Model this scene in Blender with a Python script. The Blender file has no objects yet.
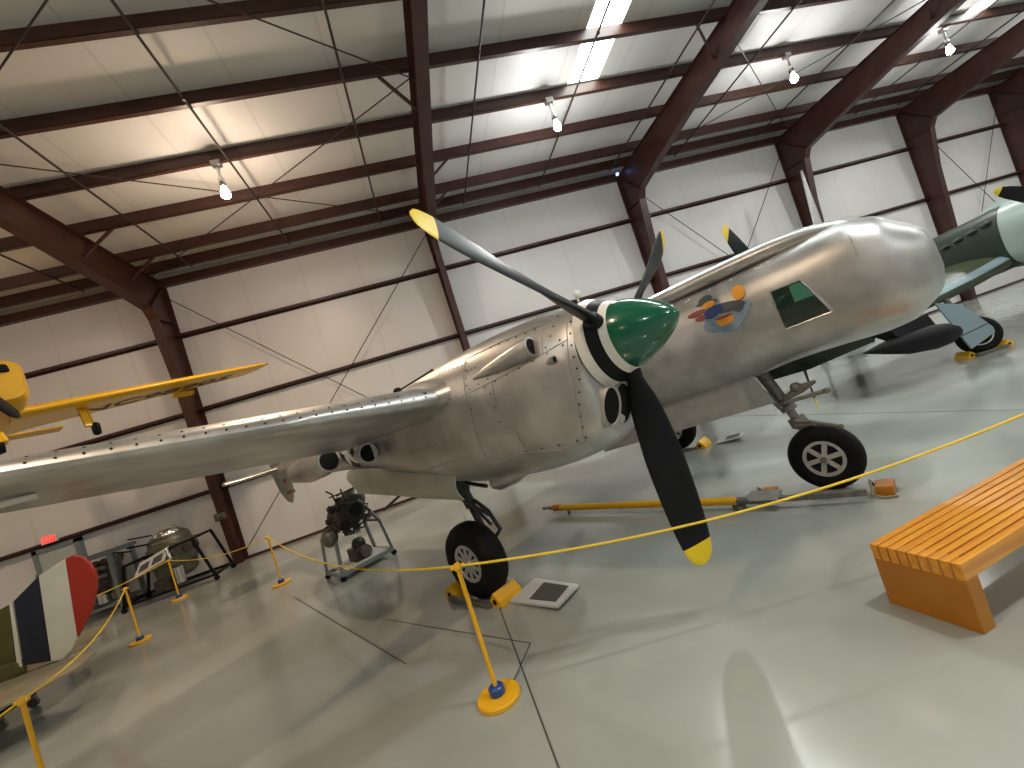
import bpy, bmesh, math, random
from mathutils import Vector, Matrix
from mathutils.bvhtree import BVHTree
random.seed(7)
PI = math.pi
S = bpy.context.scene
COL = S.collection
FZ = 1.97                                  # height of the lens above the hangar floor

# ------------------------------------------------------------------ materials
def mat(name, col, rough=.5, metal=0.0, noise=0.0, nscale=5.0, bump=0.0, bscale=20.0, col2=None, coat=0.0, rvar=0.0, stretch=None):
    m = bpy.data.materials.new(name); m.use_nodes = True
    nt = m.node_tree; b = nt.nodes['Principled BSDF']
    b.inputs['Base Color'].default_value = (*col, 1)
    b.inputs['Roughness'].default_value = rough
    b.inputs['Metallic'].default_value = metal
    if coat: b.inputs['Coat Weight'].default_value = coat; b.inputs['Coat Roughness'].default_value = .08
    tc = nt.nodes.new('ShaderNodeTexCoord'); out = tc.outputs['Object']
    if stretch:
        mp = nt.nodes.new('ShaderNodeMapping'); mp.inputs['Scale'].default_value = stretch
        nt.links.new(out, mp.inputs['Vector']); out = mp.outputs['Vector']
    if noise or col2:
        n = nt.nodes.new('ShaderNodeTexNoise'); n.inputs['Scale'].default_value = nscale; n.inputs['Detail'].default_value = 6
        nt.links.new(out, n.inputs['Vector'])
        r = nt.nodes.new('ShaderNodeValToRGB')
        c2 = col2 or tuple(c*(1-noise) for c in col)
        r.color_ramp.elements[0].position = .35; r.color_ramp.elements[0].color = (*c2, 1)
        r.color_ramp.elements[1].position = .65; r.color_ramp.elements[1].color = (*col, 1)
        nt.links.new(n.outputs['Fac'], r.inputs['Fac']); nt.links.new(r.outputs['Color'], b.inputs['Base Color'])
        if rvar:
            mr = nt.nodes.new('ShaderNodeMapRange'); mr.inputs['To Min'].default_value = rough-rvar; mr.inputs['To Max'].default_value = rough+rvar
            nt.links.new(n.outputs['Fac'], mr.inputs['Value']); nt.links.new(mr.outputs['Result'], b.inputs['Roughness'])
    if bump:
        n = nt.nodes.new('ShaderNodeTexNoise'); n.inputs['Scale'].default_value = bscale; n.inputs['Detail'].default_value = 4
        nt.links.new(out, n.inputs['Vector'])
        bp = nt.nodes.new('ShaderNodeBump'); bp.inputs['Strength'].default_value = bump; bp.inputs['Distance'].default_value = .05
        nt.links.new(n.outputs['Fac'], bp.inputs['Height']); nt.links.new(bp.outputs['Normal'], b.inputs['Normal'])
    return m
def emit(name, col, strength):
    m = bpy.data.materials.new(name); m.use_nodes = True
    b = m.node_tree.nodes['Principled BSDF']
    b.inputs['Base Color'].default_value = (*col, 1)
    b.inputs['Emission Color'].default_value = (*col, 1); b.inputs['Emission Strength'].default_value = strength
    return m
def sheet(name, col, seam, axis, pitch, off, rough=.4):
    """Facing sheet with a narrow lap seam every `pitch` metres and soft sag between the seams."""
    m = bpy.data.materials.new(name); m.use_nodes = True
    nt = m.node_tree; N = nt.nodes; Lk = nt.links; b = N['Principled BSDF']
    b.inputs['Roughness'].default_value = rough
    tc = N.new('ShaderNodeTexCoord'); sp = N.new('ShaderNodeSeparateXYZ'); Lk.new(tc.outputs['Object'], sp.inputs[0])
    def ma(op, a, v):
        n = N.new('ShaderNodeMath'); n.operation = op; Lk.new(a, n.inputs[0]); n.inputs[1].default_value = v; return n.outputs[0]
    f = ma('FRACT', ma('DIVIDE', ma('SUBTRACT', sp.outputs[axis], off-100*pitch), pitch), 0)
    d = ma('ABSOLUTE', ma('SUBTRACT', f, .5), 0)
    r = N.new('ShaderNodeValToRGB'); Lk.new(d, r.inputs['Fac'])
    r.color_ramp.elements[0].position = .482; r.color_ramp.elements[0].color = (1, 1, 1, 1)
    r.color_ramp.elements[1].position = .496; r.color_ramp.elements[1].color = (seam, seam, seam, 1)
    no = N.new('ShaderNodeTexNoise'); no.inputs['Scale'].default_value = .6; no.inputs['Detail'].default_value = 3; Lk.new(tc.outputs['Object'], no.inputs['Vector'])
    cr = N.new('ShaderNodeValToRGB'); Lk.new(no.outputs['Fac'], cr.inputs['Fac'])
    cr.color_ramp.elements[0].position = .3; cr.color_ramp.elements[0].color = (*[c*.93 for c in col], 1)
    cr.color_ramp.elements[1].position = .7; cr.color_ramp.elements[1].color = (*col, 1)
    mx = N.new('ShaderNodeMix'); mx.data_type = 'RGBA'; mx.blend_type = 'MULTIPLY'; mx.inputs[0].default_value = 1
    Lk.new(cr.outputs['Color'], mx.inputs[6]); Lk.new(r.outputs['Color'], mx.inputs[7]); Lk.new(mx.outputs[2], b.inputs['Base Color'])
    bp = N.new('ShaderNodeBump'); bp.inputs['Strength'].default_value = .35; bp.inputs['Distance'].default_value = .06
    Lk.new(no.outputs['Fac'], bp.inputs['Height']); Lk.new(bp.outputs['Normal'], b.inputs['Normal'])
    return m
M = {}
M['floor'] = mat('sealed_concrete', (.385, .41, .375), .15, 0, nscale=.55, col2=(.30, .315, .285), bump=.012, bscale=1.5, rvar=.07)
M['joint'] = mat('joint_filler', (.07, .07, .065), .6)
M['wall'] = sheet('wall_facing', (.70, .685, .665), .90, 0, 1.61, -2.24, .38)
M['roof'] = sheet('roof_facing', (.70, .69, .66), .86, 0, 1.61, -1.4, .5)
M['steel'] = mat('red_oxide_steel', (.062, .021, .014), .42, 0, .3, 3)
M['rod'] = mat('dark_rod', (.04, .03, .03), .5, .3)
M['alu'] = mat('bare_aluminium', (.61, .61, .60), .37, .86, nscale=2.6, col2=(.43, .43, .42), rvar=.08, bump=.05, bscale=2.5)
M['alu2'] = mat('brushed_aluminium', (.56, .56, .55), .42, .82, nscale=3.2, col2=(.38, .38, .37), rvar=.08)
M['alu3'] = mat('patched_aluminium', (.50, .50, .48), .5, .7, .15, 8)
M['primer'] = mat('primed_inner_skin', (.52, .51, .42), .5, .35, .12, 3)
M['seam'] = mat('panel_seam', (.36, .345, .32), .55, .5)
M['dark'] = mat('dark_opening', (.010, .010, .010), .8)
M['black'] = mat('gloss_black_paint', (.007, .009, .010), .46)
M['satinblack'] = mat('satin_black_paint', (.005, .005, .006), .55)
M['yellowtip'] = mat('yellow_tip_paint', (.83, .60, .015), .4)
M['green'] = mat('spinner_green', (.004, .105, .052), .16, 0, coat=.6)
M['white'] = mat('white_paint', (.74, .72, .66), .35)
M['rubber'] = mat('tyre_rubber', (.008, .008, .008), .65, 0, .3, 30)
M['hub'] = mat('cast_wheel_grey', (.56, .55, .53), .4, .5)
M['gear'] = mat('gear_leg_grey', (.23, .22, .195), .45, .45, .3, 20)
M['geardark'] = mat('gear_leg_dark', (.06, .065, .065), .45, .4, .3, 20)
M['glass'] = mat('dark_glazing', (.015, .03, .022), .06, 0, coat=.5)
M['chrome'] = mat('bright_metal', (.75, .75, .73), .2, 1)
M['yellow'] = mat('safety_yellow', (.86, .45, .010), .38)
M['ropeY'] = mat('yellow_rope', (.83, .57, .03), .6)
M['blue'] = mat('blue_collar', (.012, .065, .27), .3)
M['aeroyellow'] = mat('aircraft_yellow', (.80, .45, .006), .35, coat=.2)
M['wood'] = mat('orange_stained_wood', (.78, .35, .024), .33, 0, nscale=3, col2=(.62, .225, .012), stretch=(.6, 8, 8), coat=.25)
M['woodend'] = mat('orange_stained_end', (.46, .175, .005), .4, 0, nscale=4, col2=(.38, .135, .004))
M['woodgap'] = mat('slat_shadow_wood', (.20, .055, .008), .55)
M['olive'] = mat('olive_drab_fabric', (.085, .075, .015), .6, 0, .3, 4)
M['khaki'] = mat('khaki_fabric', (.235, .205, .13), .6, 0, .2, 3)
M['engreen'] = mat('engine_green_grey', (.12, .125, .085), .4, .4, .3, 8)
M['darkgreen'] = mat('door_inner_green', (.022, .035, .022), .25)
M['navy'] = mat('navy_paint', (.008, .011, .024), .5)
M['red'] = mat('rudder_red', (.33, .022, .008), .5)
M['cream'] = mat('cream_fabric', (.60, .60, .51), .55, 0, .08, 4)
M['grn'] = mat('dark_green_paint', (.032, .050, .034), .42, 0, .2, 2)
M['grnlow'] = mat('olive_green_paint', (.045, .060, .028), .45, 0, .2, 2)
M['paleg'] = mat('pale_green_grey_paint', (.40, .50, .46), .35)
M['bluegrey'] = mat('blue_grey_paint', (.22, .30, .33), .42)
M['engine'] = mat('engine_grey', (.085, .075, .06), .5, .5, .5, 12)
M['enginemid'] = mat('engine_casting', (.20, .185, .15), .42, .6, .4, 9)
M['framegrey'] = mat('blue_grey_frame', (.17, .20, .21), .5)
M['sheetlight'] = mat('placard_white', (.62, .60, .54), .5)
M['exitred'] = emit('exit_sign_red', (.8, .05, .04), .7)
M['doorpaint'] = mat('door_grey_green', (.42, .45, .42), .5)
M['sign'] = mat('sign_board', (.55, .56, .56), .4)
M['signprint'] = mat('sign_print', (.085, .083, .078), .5, 0, .3, 25)
M['artblue'] = mat('art_blue', (.22, .32, .42), .5, 0, .3, 9)
M['artnavy'] = mat('art_navy', (.02, .045, .16), .5)
M['artgrey'] = mat('art_slate', (.05, .06, .07), .5)
M['artorange'] = mat('art_orange', (.72, .30, .02), .5)
M['artred'] = mat('art_red', (.24, .035, .03), .5)
M['bulb'] = emit('lamp_bulb', (1, .93, .98), 60)
M['bulbwarm'] = emit('lamp_bulb_warm', (1, .88, .86), 60)
M['sky'] = emit('skylight_panel', (.90, 1, .96), 9)
M['fixture'] = mat('lamp_housing', (.35, .33, .32), .3, .6)
M['bluelamp'] = emit('blue_lamp', (.2, .35, 1), 4)

M['floor'].node_tree.nodes['Principled BSDF'].inputs['Specular IOR Level'].default_value = .85
for k_ in ('black', 'satinblack', 'rubber', 'dark'): M[k_].node_tree.nodes['Principled BSDF'].inputs['Specular IOR Level'].default_value = .18
# ------------------------------------------------------------------ mesh builder
class MB:
    def __init__(s): s.v = []; s.f = []; s.mi = []; s.cur = 0
    def add(s, vs, fs):
        o = len(s.v); s.v += [Vector(p) for p in vs]
        for f in fs: s.f.append([i+o for i in f]); s.mi.append(s.cur)
        return s
    def box(s, a, b):
        x0, y0, z0 = a; x1, y1, z1 = b
        return s.add([(x0,y0,z0),(x1,y0,z0),(x1,y1,z0),(x0,y1,z0),(x0,y0,z1),(x1,y0,z1),(x1,y1,z1),(x0,y1,z1)],
                     [(0,3,2,1),(4,5,6,7),(0,1,5,4),(1,2,6,5),(2,3,7,6),(3,0,4,7)])
    def hexa(s, p):      # 8 points, bottom 4 then top 4
        return s.add(p, [(0,3,2,1),(4,5,6,7),(0,1,5,4),(1,2,6,5),(2,3,7,6),(3,0,4,7)])
    def bar(s, a, b, w, h, up=(0,0,1)):
        a = Vector(a); b = Vector(b); d = (b-a).normalized(); u = Vector(up)
        sd = d.cross(u)
        if sd.length < 1e-4: sd = d.cross(Vector((1,0,0)))
        sd.normalize(); u = sd.cross(d).normalized(); sd *= w/2; u = u*h/2
        return s.hexa([a-sd-u, a+sd-u, b+sd-u, b-sd-u, a-sd+u, a+sd+u, b+sd+u, b-sd+u])
    def rings(s, rs, cap0=True, cap1=True, closed=True):
        n = len(rs[0]); o = len(s.v); vs = [Vector(p) for r in rs for p in r]; fs = []
        for i in range(len(rs)-1):
            for j in range(n if closed else n-1):
                k = (j+1) % n; fs.append((i*n+j, i*n+k, (i+1)*n+k, (i+1)*n+j))
        if cap0: fs.append(tuple(range(n-1, -1, -1)))
        if cap1: fs.append(tuple(range((len(rs)-1)*n, len(rs)*n)))
        return s.add(vs, fs)
    def tube(s, pts, rad, n=12, cap=True):
        pts = [Vector(p) for p in pts]; m = len(pts)
        rad = rad if isinstance(rad, (list, tuple)) else [rad]*m
        rs = []; prev = None
        for i, p in enumerate(pts):
            d = (pts[min(i+1, m-1)]-pts[max(i-1, 0)]).normalized()
            if prev is None: a = d.orthogonal().normalized()
            else:
                a = prev-d*prev.dot(d)
                a = a.normalized() if a.length > 1e-6 else d.orthogonal().normalized()
            prev = a; b = d.cross(a)
            rs.append([p+(a*math.cos(t*2*PI/n)+b*math.sin(t*2*PI/n))*rad[i] for t in range(n)])
        return s.rings(rs, cap, cap)
    def lathe(s, c, axis, prof, n=32, cap=True):     # prof: (distance along axis, radius)
        c = Vector(c); d = Vector(axis).normalized(); a = d.orthogonal().normalized(); b = d.cross(a)
        rs = [[c+d*h+(a*math.cos(t*2*PI/n)+b*math.sin(t*2*PI/n))*max(r, 1e-4) for t in range(n)] for h, r in prof]
        return s.rings(rs, cap, cap)
    def prism(s, poly, dirv):
        n = len(poly); d = Vector(dirv); P = [Vector(p) for p in poly]
        return s.add(P+[p+d for p in P], [tuple(range(n-1,-1,-1)), tuple(range(n, 2*n))]+[(i,(i+1)%n,(i+1)%n+n,i+n) for i in range(n)])
    def ball(s, c, r, n=16, sc=(1,1,1)):
        c = Vector(c); rs = []
        for i in range(1, n//2):
            th = PI*i/(n//2); rs.append([c+Vector((math.sin(th)*math.cos(2*PI*j/n)*r*sc[0], math.sin(th)*math.sin(2*PI*j/n)*r*sc[1], math.cos(th)*r*sc[2])) for j in range(n)])
        return s.rings(rs)
    def build(s, name, mats, parent=None, smooth=True, angle=38, bevel=0, off=None):
        me = bpy.data.meshes.new(name)
        O = off if off is not None else Vector((0,0,0))
        me.from_pydata([p-O for p in s.v], [], s.f)
        mats = mats if isinstance(mats, list) else [mats]
        for m in mats: me.materials.append(M[m] if isinstance(m, str) else m)
        me.polygons.foreach_set('material_index', s.mi)
        me.validate(); me.update()
        bm = bmesh.new(); bm.from_mesh(me); bmesh.ops.recalc_face_normals(bm, faces=bm.faces); bm.to_mesh(me); bm.free()
        if smooth:
            me.polygons.foreach_set('use_smooth', [True]*len(me.polygons)); me.set_sharp_from_angle(angle=math.radians(angle))
        o = bpy.data.objects.new(name, me); COL.objects.link(o)
        if parent is not None: o.parent = parent
        if bevel:
            b = o.modifiers.new('bevel', 'BEVEL'); b.width = bevel; b.segments = 2; b.limit_method = 'ANGLE'
        return o
def tag(o, label=None, cat=None, group=None, kind=None):
    if label: o['label'] = label
    if cat: o['category'] = cat
    if group: o['group'] = group
    if kind: o['kind'] = kind
    return o
def thing(name, loc, label, cat, group=None, rot=None):
    o = bpy.data.objects.new(name, None); COL.objects.link(o); o.location = loc; o.empty_display_size = .1
    if rot is not None: o.rotation_euler = rot
    return tag(o, label, cat, group)
def kids(o): return list(o.children)
def copy_tree(o, parent=None):
    c = o.copy(); COL.objects.link(c)
    if parent is not None: c.parent = parent
    for ch in kids(o): copy_tree(ch, c)
    return c
def struct(o): o['kind'] = 'structure'; return o
def lerp(a, b, t): return a+(b-a)*t
def interp(tab, x):          # monotone-ish Catmull-Rom through rows (x, a, b, ...)
    n = len(tab)
    if x <= tab[0][0]: return tab[0][1:]
    if x >= tab[-1][0]: return tab[-1][1:]
    for i in range(n-1):
        if tab[i][0] <= x <= tab[i+1][0]: break
    x0, x1 = tab[i][0], tab[i+1][0]; t = (x-x0)/(x1-x0); h = x1-x0; out = []
    for k in range(1, len(tab[0])):
        p0, p1 = tab[i][k], tab[i+1][k]
        d = (p1-p0)/h
        dl = (p0-tab[i-1][k])/(x0-tab[i-1][0]) if i > 0 else d
        dr = (tab[i+2][k]-p1)/(tab[i+2][0]-x1) if i+2 < n else d
        m0 = 0 if dl*d <= 0 and i > 0 else (2*dl*d/(dl+d) if dl+d and i > 0 else d)
        m1 = 0 if dr*d <= 0 and i+2 < n else (2*dr*d/(dr+d) if dr+d and i+2 < n else d)
        t2, t3 = t*t, t*t*t
        out.append((2*t3-3*t2+1)*p0+(t3-2*t2+t)*h*m0+(-2*t3+3*t2)*p1+(t3-t2)*h*m1)
    return out

# ------------------------------------------------------------------ the hall
XL, XR, YB, YF = -20.0, 34.0, -17.0, 13.57
def pz(y):  return FZ+6.76-.0596*y if y > -2 else FZ+6.76+.1192+.0596*(y+2)        # underside of purlins
def rz(y):  return pz(y)+.30                                                        # roof facing
fl = MB().box((XL-.3, YB-.3, -.3), (XR+.3, YF+.3, 0)).build('floor', 'floor', smooth=False); struct(fl)
struct(MB().box((XL, YF, 0), (XR, YF+.2, rz(YF)+.3)).build('wall_back', 'wall', smooth=False))
struct(MB().box((XL, YB-.2, 0), (XR, YB, rz(YB)+.5)).build('wall_front', 'wall', smooth=False))
for nm, x0, x1 in (('wall_left', XL-.2, XL), ('wall_right', XR, XR+.2)):
    mb = MB(); mb.prism([(x0, YB, 0), (x0, YF, 0), (x0, YF, rz(YF)), (x0, -2, rz(-2.0001)), (x0, YB, rz(YB))], (x1-x0, 0, 0))
    struct(mb.build(nm, 'wall', smooth=False))
# roof sheet with two translucent strips let into it
SK = [(5.32, 6.12, 3.0, 9.25), (18.1, 18.85, 3.0, 9.45), (-7.6, -6.8, -1.0, 4.0), (5.32, 6.12, -14, -6), (18.1, 18.85, -14, -6)]
mb = MB()
xs = sorted(set([XL-.2, XR+.2]+[v for k in SK for v in k[:2]])); ys = sorted(set([YB-.2, -2.0, YF+.2]+[v for k in SK for v in k[2:]]))
for i in range(len(xs)-1):
    for j in range(len(ys)-1):
        cx, cy = (xs[i]+xs[i+1])/2, (ys[j]+ys[j+1])/2
        if any(k[0] < cx < k[1] and k[2] < cy < k[3] for k in SK): continue
        a, b = ys[j], ys[j+1]; e = 1e-4
        mb.hexa([(xs[i],a,rz(a+e)),(xs[i+1],a,rz(a+e)),(xs[i+1],b,rz(b-e)),(xs[i],b,rz(b-e)),(xs[i],a,rz(a+e)+.15),(xs[i+1],a,rz(a+e)+.15),(xs[i+1],b,rz(b-e)+.15),(xs[i],b,rz(b-e)+.15)])
struct(mb.build('ceiling', 'roof', smooth=False))
for i, (a, b, c, d) in enumerate(SK):
    mb = MB(); mb.hexa([(a,c,rz(c)+.04),(b,c,rz(c)+.04),(b,d,rz(d)+.04),(a,d,rz(d)+.04),(a,c,rz(c)+.08),(b,c,rz(c)+.08),(b,d,rz(d)+.08),(a,d,rz(d)+.08)])
    struct(mb.build('window_%d' % (i+1), 'sky', smooth=False))
trim = [0]
def tr(mb, m='steel', **k):
    trim[0] += 1
    return struct(mb.build('trim_%d' % trim[0], m, **k))
# purlins (Z sections: web, lower flange, upper flange)
PY_ = [12.85, 12.08, 10.65, 9.29, 7.86, 6.51, 5.13, 3.76, 2.4, 1.0, -.4, -1.7, -3.1, -4.6, -6.1, -7.6, -9.1, -10.6, -12.1, -13.6, -15.1]
for y in PY_:
    z = pz(y); mb = MB()
    mb.box((XL, y-.004, z), (XR, y+.004, z+.298)); mb.box((XL, y-.09, z), (XR, y, z+.008)); mb.box((XL, y, z+.285), (XR, y+.08, z+.295)); mb.box((XL, y-.09, z), (XR, y-.083, z+.03))
    tr(mb, smooth=False)
# eave strut and wall girts
for z, d in ((FZ+5.86, .20), (FZ+4.42, .0), (FZ+2.30, .0), (FZ+.10, .0)):
    mb = MB()
    if d: mb.box((XL, YF-.16, z), (XR, YF-.005, z+.22))
    else: mb.box((XL, YF-.16, z-.005), (XR, YF-.003, z+.005)); mb.box((XL, YF-.16, z-.02), (XR, YF-.15, z+.055)); mb.box((XL, YF-.012, z-.06), (XR, YF-.003, z))
    tr(mb, smooth=False)
struct(MB().box((XL, YF-.03, 0), (XR, YF-.001, .07)).build('baseboard_back', 'steel', smooth=False))
# rigid frames: tapered column + haunch + rafter, I section
FX = [-19.4, -12.9, -5.87, 1.67, 8.50, 15.1, 21.0, 26.1, 31.0]
def frame_steel(x):
    y_out = 13.555
    inner = [(13.22, 0), (12.88, FZ+3.3), (12.66, FZ+4.75), (12.50, FZ+5.0), (11.4, FZ+5.20), (9.3, FZ+5.53), (7.2, FZ+5.78), (2, pz(2)-.52), (-2, pz(-2)-.50), (-8, pz(-8)-.45), (-14.5, pz(-14.5)-.9), (-16.2, pz(-15)-1.1), (-16.6, 0)]
    outer = [(y_out, 0), (y_out, FZ+3.3), (y_out, FZ+4.8), (y_out, pz(y_out)), (11.4, pz(11.4)), (9.3, pz(9.3)), (7.2, pz(7.2)), (2, pz(2)), (-2, pz(-2)), (-8, pz(-8)), (-14.5, pz(-14.5)), (YB+.15, pz(-16.8)), (YB+.15, 0)]
    mb = MB(); n = len(inner)
    for i in range(n-1):      # web
        for w in (.006,):
            mb.hexa([(x-w, *inner[i]), (x+w, *inner[i]), (x+w, *outer[i]), (x-w, *outer[i]), (x-w, *inner[i+1]), (x+w, *inner[i+1]), (x+w, *outer[i+1]), (x-w, *outer[i+1])])
    for ln in (inner, outer):
        for i in range(n-1):
            a = Vector((x, *ln[i])); b = Vector((x, *ln[i+1])); e = (b-a).normalized()*.006
            mb.bar(a-e, b+e, .17 if (i < 3 and x == 1.67) else .24, .014, up=(0, -(b-a).z, (b-a).y))
    # knee stiffeners
    for a, b in ((inner[3], outer[3]), (inner[2], (y_out, FZ+4.8))):
        mb.bar((x, *a), (x, *b), .19, .012, up=(0, -(b[1]-a[1]), (b[0]-a[0])))
    tr(mb, smooth=False)
for x in FX: frame_steel(x)
# sloping flange braces at the frames
for x in FX[1:-1]:
    for y in (10.65, 12.08, 7.86):
        sd_ = -1 if y == 7.86 else 1
        mb = MB(); mb.bar((x+sd_*.68, y, pz(y)+.02), (x+sd_*.03, y+(.5 if sd_ < 0 else 0), pz(y)-.44), .05, .05); tr(mb, smooth=False)
# bridging rods running down the roof slope
for x in (-15.0, -9.8, -7.3, -4.72, -2.18, .37, 2.9, 5.36, 7.85, 10.3, 13.55, 18.02, 20.1, 23.5, 28.5):
    mb = MB()
    for a, b in ((YF-.7, -2), (-2, YB+1)):
        mb.tube([(x, a, pz(a+.001)-.03), (x, b, pz(b+.001)-.03)], .022, 8)
    for y in PY_[::2]: mb.ball((x, y-.25, pz(y)-.03), .04, 8)
    tr(mb, 'rod')
# diagonal wind bracing
def rod(a, b, r=.013): tr(MB().tube([a, b], r, 6), 'rod')
for c0, c1 in ((2, 3), (4, 5), (6, 7)):
    xa, xb = FX[c0]+.08, FX[c1]-.08
    rod((xa, 13.32, FZ+5.55), (xb, 13.32, .15)); rod((xb, 13.36, FZ+5.55), (xa, 13.36, .15))
    for y0, y1 in ((12.9, 7.9), (7.9, 2.9), (2.9, -2)):
        rod((xa, y0, pz(y0)-.06), (xb, y1, pz(y1+.001)-.06)); rod((xb, y0, pz(y0)-.09), (xa, y1, pz(y1+.001)-.09))
# saw joints and cracks in the slab
def strip(pts, w=.012, nm=None):
    mb = MB()
    for a, b in zip(pts, pts[1:]):
        mb.bar((a[0], a[1], .001), (b[0], b[1], .001), w, .002)
    tr(mb, 'joint', smooth=False)
strip([(.085, -16), (.085, 5.2), (.04, 13)]); strip([(6.4, -16), (6.4, 13)]); strip([(12.6, -16), (12.6, 13)])
strip([(-2.9, 7.9), (-1.73, 5.79), (-.85, 4.24)], .011); strip([(-1.2, 5.5), (-.74, 4.91), (.22, 3.71)], .011); strip([(.22, 3.71), (-.02, 3.3)], .012)
strip([(-18, -1.0), (32, -1.0)])
# door, exit sign
dr = MB().box((-10.25, 13.43, .01), (-9.43, 13.5, 1.9)).build('door_1', 'doorpaint', smooth=False); struct(dr)
fr = MB(); fr.box((-10.36, 13.4, 0), (-10.25, 13.56, 2.0)); fr.box((-9.43, 13.4, 0), (-9.32, 13.56, 2.0)); fr.box((-10.36, 13.4, 1.9), (-9.32, 13.56, 2.0))
fr.build('door_frame', 'framegrey', dr, smooth=False)
MB().tube([(-9.55, 13.42, 1.0), (-9.55, 13.36, 1.0), (-9.67, 13.36, 1.0)], .012).build('door_handle', 'chrome', dr)
es = thing('exit_sign', (-9.85, 13.33, 2.08), 'small red exit sign on the wall girt above the grey door', 'sign')
mb = MB().box((-.17, -.03, 0), (.17, .03, .2)); mb.build('housing', 'white', es, smooth=False)
mb = MB().box((-.155, -.036, .015), (.155, -.03, .185)); mb.build('sign_face', 'exitred', es, smooth=False)
cu = bpy.data.curves.new('exit_letters', 'FONT'); cu.body = 'EXIT'; cu.size = .14; cu.align_x = 'CENTER'; cu.align_y = 'CENTER'; cu.extrude = .002
def text_obj(name, cu, m, parent, mtx):
    o = bpy.data.objects.new('tmp', cu); COL.objects.link(o)
    dg = bpy.context.evaluated_depsgraph_get(); me = bpy.data.meshes.new_from_object(o.evaluated_get(dg)); bpy.data.objects.remove(o)
    me.transform(mtx); me.materials.clear(); me.materials.append(M[m]); me.name = name
    r = bpy.data.objects.new(name, me); COL.objects.link(r); r.parent = parent; return r
text_obj('lettering', cu, 'white', es, Matrix.Translation((0, -.039, .1)) @ Matrix.Rotation(PI/2, 4, 'X'))
wl = thing('wall_lamp', (8.28, 13.2, FZ+5.95), 'tiny blue-white lamp by the haunch of the third steel frame', 'lamp')
MB().ball((0, 0, 0), .05, 10).build('bulb', 'bluelamp', wl); MB().box((-.04, .04, -.04), (.04, .1, .04)).build('bracket', 'fixture', wl, smooth=False)
cb = thing('conduit_box', (-5.95, 13.2, FZ-.62), 'small metal box strapped to the first steel column', 'box')
MB().box((-.14, -.08, -.1), (.14, .08, .1)).build('housing', 'enginemid', cb, bevel=.01); MB().box((-.06, -.2, -.06), (.04, -.08, .05)).build('valve', 'enginemid', cb, bevel=.01)

# ------------------------------------------------------------------ lamps
def lamp(x, y, warm, power, label, first=None):
    z = pz(y)
    t = thing('high_bay_lamp', (x, y, z-.05), label, 'lamp', 'bare-bulb lamps hung from the roof purlins')
    bm_ = 'bulbwarm' if warm else 'bulb'
    mb = MB(); mb.box((-.09, -.07, -.06), (.09, .07, .05)); mb.build('mount', 'fixture', t, bevel=.01)
    mb = MB(); mb.tube([(0,0,-.05),(0,0,-.28)], .03); mb.lathe((0,0,-.28), (0,0,-1), [(0,.035),(.05,.06),(.14,.065),(.2,.045)]); mb.build('socket', 'chrome', t)
    mb = MB(); mb.lathe((0,0,-.47), (0,0,-1), [(0,.04),(.05,.05),(.12,.08),(.18,.09),(.23,.07),(.26,.02)], 20); mb.build('bulb', bm_, t)
    li = bpy.data.lights.new('lamp_light', 'SPOT'); li.energy = power; li.shadow_soft_size = .13; li.spot_size = math.radians(168); li.spot_blend = 1.0
    li.color = (1, .73, .48) if warm else (.98, 1, .97)
    lo = bpy.data.objects.new('lamp_light', li); COL.objects.link(lo); lo.parent = t; lo.location = (0, 0, -.92)
    l2 = bpy.data.lights.new('bulb_glow', 'POINT'); l2.energy = power*.20; l2.shadow_soft_size = .13; l2.color = li.color
    l3 = bpy.data.objects.new('bulb_glow', l2); COL.objects.link(l3); l3.parent = t; l3.location = (0, 0, -.95)
    return t
LP = 330
lamp(-2.42, 9.2, True, LP*1.0, 'leftmost hanging lamp in view, left of the second frame')
lamp(4.72, 9.2, False, LP, 'hanging lamp just below the end of the big skylight strip')
lamp(11.42, 9.2, False, LP, 'hanging lamp between the third and fourth steel frames')
lamp(17.1, 9.35, False, LP, 'rightmost hanging lamp, under the narrow right skylight strip')
for x, y, w in ((-9.4, 9.2, 1), (-16, 9.2, 1), (23.5, 9.2, 0), (-9.4, 1.5, 1), (-2.4, 1.0, 1), (4.7, 1.0, 0), (11.4, 1.5, 0), (18, 1.5, 0), (-9.4, -8, 1), (-2.4, -8, 0), (4.7, -8, 0), (11.4, -8, 0), (18, -8, 0), (27, 0, 0)):
    lamp(x, y, w, LP*(.55 if x < -8 else 1.12), 'hanging bare-bulb lamp further along the hall roof')

# ------------------------------------------------------------------ the twin-boom aircraft
hub = Vector((1.49669721, 3.05125707, .17388315+FZ))
FV = Vector((.55988873, -.82741886, .04361939)); LV = Vector((.82820713, .56042212, 0)); UV = Vector((-.02444527, .03612589, .99904822))
MT = Matrix((( FV.x, LV.x, UV.x, hub.x), (FV.y, LV.y, UV.y, hub.y), (FV.z, LV.z, UV.z, hub.z), (0,0,0,1)))
def floor_z(x): return (-hub.z-x*FV.z)/UV.z       # height of the floor in the aircraft's own frame
BASE = Vector((-1.0, 2.44, floor_z(-1.0)))
air = thing('twin_boom_aircraft', (0,0,0), 'large bare-aluminium twin-engined aircraft with a green and white spinner', 'aeroplane')
air.matrix_world = MT @ Matrix.Translation(BASE)
def part(mb, name, m, parent=None, **k):
    # parts are modelled in the aircraft's frame; shift them to the base
    return mb.build(name, m, parent or air, off=BASE, **k)
def sup(t, n): 
    c, s = math.cos(t), math.sin(t)
    return math.copysign(abs(c)**(2/n), c), math.copysign(abs(s)**(2/n), s)
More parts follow.
